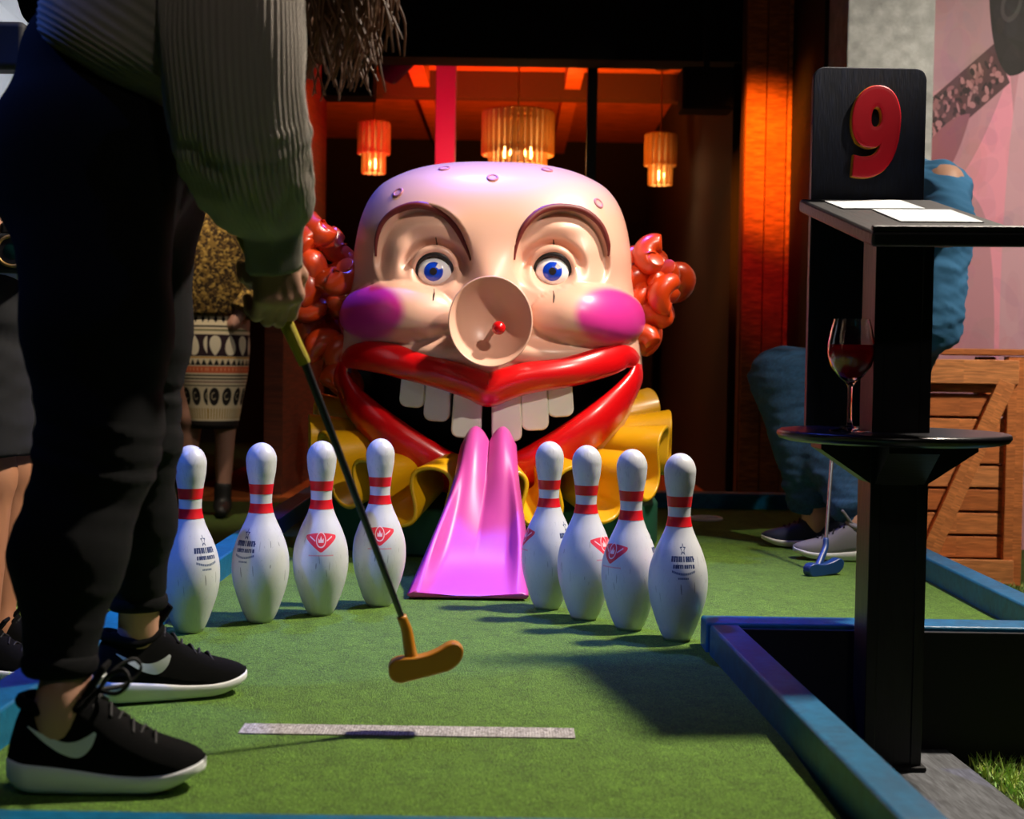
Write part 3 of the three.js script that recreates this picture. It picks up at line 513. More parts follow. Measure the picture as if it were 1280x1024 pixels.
// orange curls on both sides
for (const [s, list] of [[1, 21], [-1, 26]]) {
  const tuft = new THREE.Group(); tuft.name = 'hair_tuft'; clown.add(tuft); const r = rngOf(s > 0 ? 51 : 83);
  const tb = s > 0 ? { x0: 0.4, x1: 0.575, y0: 0.6, y1: 0.885 } : { x0: 0.4, x1: 0.6, y0: 0.46, y1: 0.96 };
  for (let i = 0; i < list; i++) {
    const v = (i + r() * 0.6) / list, y = lerp(tb.y0, tb.y1, v), ext = s > 0 ? lerp(0.25, 1, sstep(0, 0.75, v)) : lerp(0.35, 1, sstep(0, 0.5, v)), x = lerp(tb.x0, lerp(tb.x0, tb.x1, ext), 0.15 + 0.85 * ((i * 0.618) % 1)), z = -0.1 + 0.26 * r() - (x - tb.x0) * 0.3;
    const R0 = 0.03 + r() * 0.022, a0 = r() * 6.28, span = 3.2 + r() * 1.8, tl = (r() - 0.5) * 1.4, tw = (r() - 0.5) * 1.4, rad = 0.034 + r() * 0.014, q = new THREE.Quaternion().setFromEuler(new THREE.Euler(tl, tw, 0));
    const pts = Array.from({ length: 9 }, (_, k) => { const t = k / 8, a = a0 + span * t, rr = R0 * (1 - 0.45 * t); return V(Math.cos(a) * rr, Math.sin(a) * rr, (t - 0.5) * 0.05).applyQuaternion(q).add(V(s * x, y, z)); });
    obj('curl', tube(pts, t => rad * (0.45 + 0.55 * Math.sin(Math.PI * clamp(t * 0.82 + 0.12))), { n: 22, seg: 12 }), P.hair, tuft);
  }
}
// pleated yellow ruff: one ribbon folded in figure-eight loops around the neck
{
  const N = 17, n = N * 44, rin = 0.37, rout = 0.55, A = 0.08, B = -0.05, rows = [], T = 0.0068;
  const at = (s, r) => { const w = s * N * Math.PI * 2, ph = s * Math.PI * 2 + B * Math.sin(2 * w), k = lerp(0.65, 1, (r - rin) / (rout - rin)), x = Math.sin(ph) * r, z = Math.cos(ph) * r * 0.96; return V(x, 0.335 - 0.3 * z + A * k * Math.sin(w) + 0.012 * Math.sin(s * 40), z); };
  for (let j = 0; j < n; j++) {
    const s = j / n, row = [];
    const side = r => { const p = at(s, r), q = at(s + 2e-4, r), o = at(s, r + 1e-3); return [p, q.sub(p).cross(o.sub(p)).normalize()]; };
    const rs = [rin, (rin + rout) / 2, rout - 0.004, rout];
    const top = rs.map((r, i) => { const [p, nn] = side(r); return p.clone().addScaledVector(nn, T * (i === 3 ? 0.5 : 1)); }), bot = rs.map((r, i) => { const [p, nn] = side(r); return p.clone().addScaledVector(nn, -T * (i === 3 ? 0.5 : 1)); }).reverse();
    rows.push([...top, ...bot]);
  }
  rows.push(rows[0]); obj('ruff', loft(rows, { capA: false, capB: false }), P.ruff, clown);
}
// green drum the head stands on
{ const g = lathe([[0, 0.001], [0.5, 0.001], [0.51, 0.012], [0.51, 0.13], [0.5, 0.145], [0.4, 0.15], [0.3, 0.19], [0, 0.2]], 72); g.scale(1.04, 1, 0.86); g.translate(-0.01, 0, -0.08); obj('base_drum', g, P.drum, clown); }

// ------------------------------------------------------------------ bowling pins
const inch = 0.0254;
const pinProfile = [[0, 1.015], [0.09, 1.07], [0.75, 1.414], [2.25, 1.953], [3.375, 2.255], [4.5, 2.383], [5.875, 2.282], [7.25, 1.852], [8.625, 1.236], [9.375, 0.983], [10, 0.899], [10.875, 0.935], [11.75, 1.047], [12.625, 1.203], [13.5, 1.2735]].map(([a, b]) => [a * inch, b * inch]);
const pinR = y => y < 13.5 * inch ? cr(pinProfile, y) : 1.2735 * inch * Math.sqrt(Math.max(0, 1 - ((y - 13.5 * inch) / (1.5 * inch)) ** 2));
function pinLathe(y0, y1, n, off, seg = 48) { const pts = []; for (let i = 0; i <= n; i++) { let t = i / n; const y = lerp(y0, y1, y1 > 0.37 ? 1 - (1 - t) ** 1.8 * 1 : t); pts.push([Math.max(0.00005, pinR(y) + off), y]); } return pts; }
const pinMap = canvasTex(2048, 1024, (c, w, h) => {
  const r = rngOf(31); c.fillStyle = '#cdd1d4'; c.fillRect(0, 0, w, h);
  const Y = v => (1 - v) * h;
  // scuffs and lane dirt
  for (let i = 0; i < 900; i++) { c.strokeStyle = `rgba(${70 + r() * 60},${75 + r() * 60},${80 + r() * 60},${0.05 + r() * 0.16})`; c.lineWidth = 1 + r() * 3; c.beginPath(); const x = r() * w, y = Y(r() * 0.55); c.moveTo(x, y); c.lineTo(x + (r() - 0.5) * 40, y + (r() - 0.5) * 60); c.stroke(); }
  for (let i = 0; i < 190; i++) { c.fillStyle = `rgba(110,115,120,${0.03 + r() * 0.09})`; c.beginPath(); c.ellipse(r() * w, Y(0.78 + r() * 0.22), 6 + r() * 26, 3 + r() * 9, r() * 3, 0, 7); c.fill(); }
  for (let i = 0; i < 26; i++) { c.fillStyle = `rgba(40,44,50,${0.15 + r() * 0.3})`; c.beginPath(); c.ellipse(r() * w, Y(0.2 + r() * 0.25), 2 + r() * 5, 8 + r() * 26, (r() - 0.5) * 0.6, 0, 7); c.fill(); }
  // red pennant emblem with a ringed crown
  const rx = w * 0.25, ry = Y(0.435); c.save(); c.translate(rx, ry); c.scale(1.22, 0.84); c.translate(-rx, -ry); c.fillStyle = '#ee3548'; c.beginPath(); c.moveTo(rx - 178, ry - 44); c.quadraticCurveTo(rx, ry - 76, rx + 178, ry - 44); c.quadraticCurveTo(rx + 190, ry - 30, rx + 160, ry - 14); c.lineTo(rx + 16, ry + 66); c.quadraticCurveTo(rx, ry + 74, rx - 16, ry + 66); c.lineTo(rx - 160, ry - 14); c.quadraticCurveTo(rx - 190, ry - 30, rx - 178, ry - 44); c.fill();
  c.strokeStyle = '#f6d4d6'; c.lineWidth = 9; c.beginPath(); c.arc(rx, ry - 14, 50, 0, 7); c.stroke(); c.beginPath(); c.moveTo(rx - 130, ry - 36); c.lineTo(rx - 62, ry - 6); c.moveTo(rx + 130, ry - 36); c.lineTo(rx + 62, ry - 6); c.stroke();
  c.fillStyle = '#f6d4d6'; c.beginPath(); c.moveTo(rx - 28, ry + 6); c.lineTo(rx - 30, ry - 26); c.lineTo(rx - 14, ry - 12); c.lineTo(rx, ry - 40); c.lineTo(rx + 14, ry - 12); c.lineTo(rx + 30, ry - 26); c.lineTo(rx + 28, ry + 6); c.fill();
  c.restore(); c.fillStyle = 'rgba(232,90,100,.45)'; c.fillRect(rx - 150, ry + 74, 300, 7);
  // navy stamp: star, two heavy lines, two small lines
  const bx0 = w * 0.62, by = Y(0.44); c.strokeStyle = '#18305f'; c.fillStyle = '#18305f'; c.lineWidth = 6; c.beginPath(); for (let i = 0; i <= 10; i++) { const a = -Math.PI / 2 + i * Math.PI / 5, q = i % 2 ? 13 : 30; c.lineTo(bx0 + Math.cos(a) * q * 1.3, by - 62 + Math.sin(a) * q); } c.stroke();
  const bars = (y, hgt, half, step) => { for (let x = -half; x < half; x += step) { const q = 0.6 + 0.35 * r(); c.fillRect(bx0 + x, by + y, step * q, hgt); if (r() < 0.6) c.fillRect(bx0 + x, by + y + hgt * (r() < 0.5 ? 0 : 0.4), step, hgt * 0.25); } };
  bars(-26, 30, 150, 30); bars(18, 20, 120, 26); c.globalAlpha = 0.75; for (let x = -130; x < 130; x += 16) c.fillRect(bx0 + x, by + 54 + 16 * Math.cos(x / 130 * 1.4) - 8, 12, 12); for (let x = -60; x < 60; x += 15) c.fillRect(bx0 + x, by + 86, 11, 10); c.globalAlpha = 1;
});
pinMap.wrapS = THREE.RepeatWrapping;
const pinWhite = phy(0xffffff, 0.38, { map: pinMap, clearcoat: 0.25, clearcoatRoughness: 0.35 }), pinRed = phy(0xe0121f, 0.4, { clearcoat: 0.25, clearcoatRoughness: 0.35 });
const pinGeo = (() => { const g = lathe([[0.00005, 0.0], ...pinLathe(0.0, 15 * inch, 90, 0)], 64), p = g.attributes.position, u = g.attributes.uv; for (let i = 0; i < p.count; i++) u.setY(i, p.getY(i) / (15 * inch)); return g; })();
const stripeGeo = [[0.612, 0.664], [0.716, 0.772]].map(([a, b]) => lathe(pinLathe(a * 0.381, b * 0.381, 8, 0.0006), 64));
const pinBase = new THREE.Group(); obj('body', pinGeo, pinWhite, pinBase); stripeGeo.forEach(g => obj('neck_stripe', g, pinRed, pinBase).userData.label = 'red neck stripe');
// turn so that u = 0.25 (red) or 0.62 (navy) faces the camera: lathe u = 0 lies at +z, growing towards +x
[
  [-0.651, -2.883, 'navy', 48, 'bowling pin beside the white shoe, navy stamp near its edge'],
  [-0.529, -3.007, 'navy', -28, 'bowling pin with navy stamp, second from the white shoe'],
  [-0.414, -3.102, 'red', 8, 'bowling pin with red emblem, third from the white shoe'],
  [-0.297, -3.224, 'red', 6, 'bowling pin with red emblem crossed by the putter shaft'],
  [0.087, -3.216, 'red', -78, 'bowling pin just right of the pink tongue, emblem turned away'],
  [0.165, -3.094, 'red', 48, 'bowling pin with pale red emblem, second right of the tongue'],
  [0.254, -2.983, 'red', -50, 'bowling pin with red emblem turned toward the tongue'],
  [0.343, -2.879, 'navy', 4, 'bowling pin with navy stamp at the corner of the blue border'],
].forEach(([x, z, kind, off, label]) => {
  const o = pinBase.clone(); o.name = numbered('bowling_pin'); o.position.set(x, 0.0005, z); tag(o, label, 'bowling pin', 'bowling pins set in a V on the green'); o.rotation.y = R(off - (kind === 'red' ? 90 : 0.62 * 360)); scene.add(o);
});

// ------------------------------------------------------------------ number stand with sloping desk and round table
const stand = thing('number_stand', 'black wooden post with navy number board, sloping desk and round shelf', 'sign stand', [0.71, FL + 0.032, -2.64]);
{
  const Y = -(FL + 0.032), L = (x, y, z) => [x - 0.71, y + Y, z + 2.64];
  obj('post', [bx(0.098, 1.0, 0.09, ...L(0.71, FL + 0.032 + 0.5, -2.64), 0.003), ...[-1, 1].map(s => bx(0.02, 1.0, 0.096, ...L(0.71 + s * 0.043, FL + 0.032 + 0.5, -2.64), 0.002))], M.blackWood, stand);
  const s = new THREE.Shape(), w = 0.111, h0 = -0.37, h1 = 0.35, r = 0.024; s.moveTo(-w, h0); s.lineTo(w, h0); s.lineTo(w, h1 - r); s.quadraticCurveTo(w, h1, w - r, h1); s.lineTo(-w + r, h1); s.quadraticCurveTo(-w, h1, -w, h1 - r); s.closePath();
  const bg = new THREE.ExtrudeGeometry(s, { depth: 0.018, bevelSize: 0.002, bevelThickness: 0.002, bevelSegments: 2 }); bg.translate(...L(0.706, 0.808, -2.885)); const board = obj('number_board', bg, M.navyWood, stand); board.userData.label = 'navy board with rounded top corners';
  // the red numeral with yellow sides
  const font = await new FontLoader().loadAsync('fonts/droid/droid_sans_bold.typeface.json');
  const shapes = font.generateShapes('9', 0.1);
  const make = (d, bev) => { const g = new THREE.ExtrudeGeometry(shapes, { depth: d, bevelEnabled: bev > 0, bevelSize: bev, bevelThickness: 0.002, bevelSegments: 2, curveSegments: 14 }); return g; };
  const fit = (g, zz) => { const b = new THREE.ShapeGeometry(shapes); b.computeBoundingBox(); const bb = b.boundingBox, c = bb.getCenter(V(0, 0, 0)); g.translate(-c.x, -c.y, 0); g.scale(0.086 / (bb.max.x - bb.min.x), 0.168 / (bb.max.y - bb.min.y), 1); g.applyMatrix4(new THREE.Matrix4().makeShear(0, 0, 0.06, 0, 0, 0)); g.rotateZ(0.0); g.translate(...L(0.714, 1.03, zz)); return g; };
  const num = obj('numeral', fit(make(0.014, 0.005), -2.864), std(0xd89a18, 0.5), board); num.userData.label = 'red number nine with yellow edge';
  obj('numeral_face', fit(make(0.004, 0.0045), -2.8495), phy(0xd01428, 0.4), board);
  // sloping desk: back edge high, front edge low
  const deskG = bx(0.27, 0.026, 0.46, 0, 0, 0, 0.006); turnXYZ(deskG, Math.atan2(0.1, 0.43), 0.08, 0, ...L(0.718, 0.832, -2.635)); const desk = obj('desk', deskG, M.blackWood, stand);
  const edgeG = bx(0.27, 0.01, 0.012, 0, 0.018, 0.222, 0.003); turnXYZ(edgeG, Math.atan2(0.1, 0.43), 0.08, 0, ...L(0.718, 0.832, -2.635)); obj('ledge', edgeG, M.blackWood, desk);
  // round shelf with wedge brackets
  obj('round_shelf', lathe([[0.0, 0], [0.195, 0], [0.208, 0.004], [0.2125, 0.011], [0.2115, 0.017], [0.206, 0.02], [0, 0.02]], 72).translate(...L(0.71, 0.424, -2.65)), std(0x1b1c21, 0.3, { map: rep(darkGrain, 1) }), stand);
  for (const [dx, dz, ry] of [[1, 0, 0], [-1, 0, Math.PI], [0, 1, -Math.PI / 2], [0, -1, Math.PI / 2]]) {
    const b = new THREE.Shape(); b.moveTo(0, 0); b.lineTo(0.1, 0.067); b.lineTo(0.1, 0.08); b.lineTo(0, 0.08); b.closePath();
    const g = new THREE.ExtrudeGeometry(b, { depth: 0.09, bevelEnabled: false }); g.translate(0.0, 0, -0.045); g.rotateY(ry); g.translate(...L(0.71 + dx * 0.044, 0.344, -2.64 + dz * 0.04)); obj('bracket', g, M.blackWood, stand);
  }
  obj('foot_plate', bx(0.12, 0.008, 0.12, ...L(0.71, FL + 0.0365, -2.64), 0.002), M.black, stand);
}
// score papers on the desk
const paperTex = canvasTex(512, 512, (c, w, h) => { c.fillStyle = '#aeb4b8'; c.fillRect(0, 0, w, h); c.strokeStyle = 'rgba(120,130,140,.35)'; c.lineWidth = 3; for (let i = 1; i < 9; i++) { c.beginPath(); c.moveTo(20, i * h / 9); c.lineTo(w - 20, i * h / 9); c.stroke(); } });
const slope = Math.atan2(0.1, 0.43);
for (const [x, t, w, d, ry, l] of [[0.69, 0.13, 0.16, 0.13, 0.1, 'white paper sheet at the top of the sloping desk'], [0.75, -0.03, 0.15, 0.17, 0.06, 'white paper sheet lying low on the sloping desk']]) {
  const p = obj('score_sheet', new THREE.BoxGeometry(w, 0.0014, d), std(0xffffff, 0.75, { map: paperTex })); p.position.set(x, 0.832 + 0.0152 + t * Math.sin(slope), -2.635 - t * Math.cos(slope)); p.rotation.set(slope, ry, 0); tag(p, l, 'paper', 'score sheets on the desk');
}
// wine glass
const wine = thing('wine_glass', 'stemmed glass of red wine on the round shelf', 'wine glass', [0.613, 0.4445, -2.58]);
{
  const out = [[0.0, 0.0], [0.034, 0.0005], [0.0345, 0.002], [0.02, 0.005], [0.006, 0.011], [0.0042, 0.02], [0.0038, 0.05], [0.0042, 0.08], [0.009, 0.09], [0.022, 0.1], [0.036, 0.118], [0.0425, 0.14], [0.042, 0.16], [0.037, 0.185], [0.032, 0.204]];
  const inn = [[0.0308, 0.204], [0.0358, 0.185], [0.0408, 0.16], [0.0413, 0.14], [0.0348, 0.1195], [0.021, 0.1025], [0.008, 0.0945], [0.0, 0.0935]];
  obj('bowl', lathe([...out, ...inn], 56), phy(0xffffff, 0.02, { transmission: 1, thickness: 0.003, ior: 1.48 }), wine);
  obj('wine', lathe([[0, 0.0938], [0.008, 0.0948], [0.021, 0.1028], [0.0346, 0.1198], [0.0411, 0.14], [0.0408, 0.158], [0.0, 0.158]], 56), phy(0xc81426, 0.05, { transmission: 0.3, thickness: 0.06, ior: 1.34, attenuationColor: new THREE.Color(0xc01020), attenuationDistance: 0.05 }), wine);
}
// ------------------------------------------------------------------ wooden crate behind the right border
const crate = thing('wooden_crate', 'tall slatted wooden crate with diagonal brace beside the seated man', 'crate', [1.58, FL, -5.18]);
{
  const W = 0.43, H = 0.83, D = 0.36, post = bx(0.066, H - 0.02, 0.05, 0, 0, 0, 0.004), tone = [0xfff4e8, 0xf0dcc8, 0xffffff, 0xe4ccb4].map(c => std(c, 0.6, { map: rep(crateTex, 1.1, 3), bumpMap: rep(crateTex, 1.1, 3), bumpScale: 0.0008 }));
  for (const sx of [-1, 1]) for (const sz of [-1, 1]) { const m = obj('corner_post', post, tone[sx > 0 ? 1 : 0], crate); m.position.set(sx * (W / 2 - 0.033 + 0.01), H / 2 - 0.01, sz * (D / 2 - 0.02)); }
  const slatF = bx(W - 0.06, 0.074, 0.018, 0, 0, 0, 0.003), slatS = bx(0.018, 0.074, D - 0.06, 0, 0, 0, 0.003);
  for (let i = 0; i < 9; i++) { const y = 0.05 + i * 0.0835; for (const sz of [-1, 1]) { const m = obj('slat', slatF, tone[(i * 3 + sz + 5) % 4], crate); m.position.set(0, y, sz * (D / 2 - 0.028)); } for (const sx of [-1, 1]) { const m = obj('slat', slatS, tone[(i * 2 + sx + 4) % 4], crate); m.position.set(sx * (W / 2 - 0.03), y, 0); } }
  for (const y of [H - 0.075, 0.05]) { obj('rail', bx(W - 0.04, 0.085, 0.022, 0, y, D / 2 + 0.004, 0.003), tone[2], crate); }
  const br = bx(0.062, 0.72, 0.022, 0, 0, 0, 0.003); turnXYZ(br, 0, 0, -0.4, 0.015, 0.39, D / 2 + 0.005); obj('diagonal_brace', br, tone[0], crate);
  for (let i = 0; i < 4; i++) obj('lid_board', bx(W + 0.03, 0.022, D / 4 + 0.004, 0, H - 0.005, -D / 2 + D / 8 + i * D / 4 + (i - 1.5) * 0.006, 0.003), tone[i], crate);
}
const stool = thing('crate_stool', 'low dark wooden box that the man in jeans sits on', 'stool', [1.252, FL, -4.82]);
{ const sm = std(0x6a4630, 0.7, { map: rep(crateTex, 1.1, 3) }); for (let i = 0; i < 5; i++) obj('board', bx(0.164, 0.1, 0.3, 0, 0.055 + i * 0.106, 0, 0.004), sm, stool); }

// ------------------------------------------------------------------ shoes and putters
// local frame: heel at x = 0, toe towards +x, y up, z sideways (outer side +z)
function makeShoe(parent, name, pos, turn, roll, colors, { lace = true, swoosh = true, scale = 1, loop = false, tall = 1 } = {}) {
  const g = new THREE.Group(); g.name = name; g.position.set(...pos); g.rotation.set(0, turn, roll); g.scale.set(scale * 0.97, scale * tall, scale * 1.04); parent.add(g);
  const Lh = 0.272, hw = x => cr([[0, 0.02], [0.008, 0.028], [0.03, 0.04], [0.09, 0.042], [0.16, 0.044], [0.21, 0.045], [0.245, 0.038], [0.264, 0.024], [0.272, 0.008]], x);
  const sb = x => cr([[0, 0.014], [0.02, 0.004], [0.06, 0.0005], [0.16, 0.0005], [0.22, 0.004], [0.272, 0.022]], x), stp = x => cr([[0, 0.04], [0.05, 0.038], [0.1, 0.033], [0.16, 0.026], [0.22, 0.026], [0.272, 0.034]], x);
  const top = x => cr([[0, 0.062], [0.012, 0.09], [0.035, 0.103], [0.07, 0.096], [0.1, 0.106], [0.125, 0.1], [0.16, 0.078], [0.2, 0.06], [0.24, 0.049], [0.262, 0.042], [0.272, 0.036]], x);
  const rows = [], up = [], n = 40;
  for (let j = 0; j <= n; j++) {
    const x = lerp(0.0005, Lh - 0.0005, 0.5 - 0.5 * Math.cos(Math.PI * j / n)), w = hw(x) + 0.003, a = sb(x), b = stp(x), r = [], m = 24;
    for (let i = 0; i < m; i++) { const q = i / m * Math.PI * 2, c = Math.cos(q), s = Math.sin(q); r.push(V(x, lerp(a, b, 0.5 + 0.5 * Math.sign(s) * Math.pow(Math.abs(s), 0.45)), w * Math.sign(c) * Math.pow(Math.abs(c), 0.4) * (s < 0 ? 0.95 : 1))); }
    rows.push(r);
    const r2 = [], t = Math.max(top(x), b + 0.004);
    for (let i = 0; i <= 24; i++) { const q = i / 24 * Math.PI, c = Math.cos(q), s = Math.sin(q); r2.push(V(x + (x < 0.03 ? 0.004 * s : 0), lerp(b - 0.006, t, Math.pow(s, 0.85)), (hw(x) - 0.001) * Math.sign(c) * Math.pow(Math.abs(c), 0.62))); }
    up.push(r2);
  }
  const sole = obj('sole', loft(rows), colors.sole, g);
  const upper = obj('upper', loft(up), colors.upper, g);
  const zAt = (x, y) => { const b = stp(x) - 0.006, t = top(x), s = Math.pow(clamp((y - b) / (t - b)), 1 / 0.85), c = Math.sqrt(Math.max(0, 1 - s * s)); return (hw(x) - 0.001) * Math.pow(c, 0.62); };
  // collar and tongue
  obj('collar', tube([[0.014, 0.1, 0], [0.028, 0.099, 0.025], [0.07, 0.09, 0.033], [0.108, 0.1, 0.02], [0.117, 0.106, 0], [0.108, 0.1, -0.02], [0.07, 0.09, -0.033], [0.028, 0.099, -0.025]].map(p => V(...p)), 0.0075, { n: 48, seg: 10, closedPath: true }), colors.upper, g);
  const tg = bx(0.05, 0.008, 0.044, 0, 0, 0, 0.0035); turnXYZ(tg, 0, 0, -1.0 + 1.9, 0.118, 0.121, 0); obj('tongue', tg, colors.upper, g);
  if (swoosh) { const p = bx(0.0015, 0.014, 0.024, 0, 0, 0); turnXYZ(p, 0, 0, -0.67, 0.1255, 0.1215, 0); obj('tongue_label', p, colors.mark, g); }
  if (lace) {
    for (let i = 0; i < 6; i++) { const x = 0.124 + i * 0.0155; obj('lace', tube([-0.024, -0.014, 0, 0.014, 0.024].map((z, k) => V(x + (i % 2 ? z : -z) * 0.2, top(x) + 0.0035 - Math.abs(z) * 0.42, z)), 0.0028, { n: 14, seg: 7 }), colors.lace, g); }
    if (loop) for (const s of [1, -1]) obj('lace_bow', tube([[0.122, 0.11, 0.004 * s], [0.14, 0.13, 0.02 * s], [0.165, 0.139, 0.034 * s], [0.173, 0.128, 0.038 * s], [0.155, 0.112, 0.026 * s], [0.124, 0.11, 0.004 * s]].map(p => V(...p)), 0.0026, { n: 40, seg: 7 }), colors.lace, g);
  }
  if (swoosh) for (const s of [1, -1]) {
    // curved tick on each side of the upper
    const spine = [[0.127, 0.07, 0.002], [0.117, 0.0595, 0.007], [0.104, 0.0525, 0.009], [0.085, 0.0535, 0.0066], [0.062, 0.062, 0.004], [0.034, 0.077, 0.0006]], c = new THREE.CatmullRomCurve3(spine.map(p => V(...p))), rowsS = [];
    for (let j = 0; j <= 28; j++) { const p = c.getPoint(j / 28), t = c.getTangent(j / 28), nx = -t.y, ny = t.x, l = Math.hypot(nx, ny), r = []; for (let i = 0; i <= 4; i++) { const k = (i / 4 - 0.5) * 2 * p.z, x = p.x + nx / l * k, y = p.y + ny / l * k; r.push(V(x, y, s * (zAt(x, y) + 0.0012))); } rowsS.push(r); }
    obj('side_tick', loft(rowsS, { closed: false }), colors.mark, g);
  }
  return g;
}
const sideBoth = { side: THREE.DoubleSide };
const shoeBlack = { sole: phy(0xe4e6e8, 0.5), upper: phy(0x060607, 0.9, { specularIntensity: 0.3,  bumpMap: rep(fineTex, 8), bumpScale: 0.001 }), lace: std(0x060608, 0.7), mark: std(0xd5dade, 0.45, sideBoth) };
function makePutter(name, label, grip, gripEnd, neck, headC, headTurn, mats, headTilt = 0) {
  const t = thing(name, label, 'putter', [0, 0, 0]), G = V(...grip), E = V(...gripEnd), N = V(...neck), H = V(...headC);
  obj('grip', tube([G, G.clone().lerp(E, 0.5), E], u => 0.0135 - 0.0045 * u, { n: 14, seg: 12 }), mats.grip, t);
  obj('shaft', between(E, N, 0.0062, 0.0048, 14), mats.shaft, t);
  const hd = new THREE.Group(); hd.name = 'head'; hd.position.copy(H); hd.rotation.set(0, headTurn, headTilt); t.add(hd);
  const blade = new THREE.Shape(); blade.moveTo(-0.052, 0.004); blade.quadraticCurveTo(-0.058, -0.014, -0.04, -0.018); blade.lineTo(0.03, -0.016); blade.quadraticCurveTo(0.055, -0.01, 0.056, 0.008); blade.quadraticCurveTo(0.052, 0.02, 0.038, 0.016); blade.quadraticCurveTo(0.005, 0.002, -0.03, 0.011); blade.quadraticCurveTo(-0.048, 0.014, -0.052, 0.004);
  obj('blade', new THREE.ExtrudeGeometry(blade, { depth: 0.022, bevelSize: 0.004, bevelThickness: 0.004, bevelSegments: 3, curveSegments: 10 }).translate(0, 0, -0.011), mats.head, hd);
  const local = hd.worldToLocal.bind(hd); hd.updateMatrixWorld(true);
  const nk = local(N.clone()), tip = local(N.clone().lerp(E, 0.055));
  obj('hosel', tube([V(-0.02, 0.0, 0), nk.clone().lerp(V(-0.02, 0.0, 0), 0.5), nk, tip], u => 0.0105 - 0.003 * u, { n: 16, seg: 12 }), mats.head, hd);
  return t;
}
const rubber = c => phy(c, 0.4, { clearcoat: 0.2, clearcoatRoughness: 0.4 });
const putterY = makePutter('putter', 'golf putter with yellow grip and amber rubber head held by the woman', [-0.385, 0.74, -2.035], [-0.302, 0.556, -2.07], [-0.155, 0.153, -2.15], [-0.126, 0.105, -2.15], 0.1, { grip: std(0xc9b416, 0.7, { bumpMap: rep(fineTex, 3, 12), bumpScale: 0.001 }), shaft: std(0x55585c, 0.3, { metalness: 0.85 }), head: rubber(0xb97812) }, 0.22);
const putterB = makePutter('putter', 'golf putter with navy rubber head standing before the seated man', [0.945, 0.62, -4.13], [0.925, 0.47, -4.06], [0.853, 0.07, -3.83], [0.84, 0.021, -3.79], 0.45, { grip: std(0x16306a, 0.7), shaft: std(0xb9bcc2, 0.25, { metalness: 0.9 }), head: rubber(0x123c78) }, 0.06);

// ------------------------------------------------------------------ people
const knit = (c, rough = 0.9) => std(c, rough, { bumpMap: rep(fineTex, 30), bumpScale: 0.0012 });
function person(label) { const p = thing('person', label, 'person', [0, 0, 0]); return p; }
const headPrims = (c, fx, fz, s = 1) => { const [x, y, z] = c; return [ell([x, y + 0.02 * s, z], [0.078 * s, 0.11 * s, 0.092 * s].map(q => q)), ell([x + fx * 0.03 * s, y - 0.04 * s, z + fz * 0.03 * s], [0.058 * s, 0.075 * s, 0.06 * s]), cap([x + fx * 0.095 * s, y + 0.005 * s, z + fz * 0.095 * s], [x + fx * 0.112 * s, y - 0.022 * s, z + fz * 0.112 * s], 0.01 * s, 0.014 * s), cap([x + fx * 0.08 * s - fz * 0.018 * s, y - 0.06 * s, z + fz * 0.08 * s + fx * 0.018 * s], [x + fx * 0.08 * s + fz * 0.018 * s, y - 0.06 * s, z + fz * 0.08 * s - fx * 0.018 * s], 0.011 * s), ell([x - fz * 0.082 * s, y - 0.005 * s, z + fx * 0.082 * s], [0.015 * s, 0.03 * s, 0.015 * s]), ell([x + fz * 0.082 * s, y - 0.005 * s, z - fx * 0.082 * s], [0.015 * s, 0.03 * s, 0.015 * s])]; };
function eyesAt(parent, c, fx, fz, s = 1) { for (const q of [-1, 1]) { const e = obj('eye', sph(0.0115 * s, c[0] + fx * 0.083 * s - fz * q * 0.032 * s, c[1] + 0.008 * s, c[2] + fz * 0.083 * s + fx * q * 0.032 * s, 1, 1, 1, 14), std(0xe8e6e2, 0.3), parent); obj('iris', sph(0.006 * s, c[0] + fx * 0.0905 * s - fz * q * 0.032 * s, c[1] + 0.008 * s, c[2] + fz * 0.0905 * s + fx * q * 0.032 * s, 1, 1, 1, 10), std(0x2a1a10, 0.3), e); } }

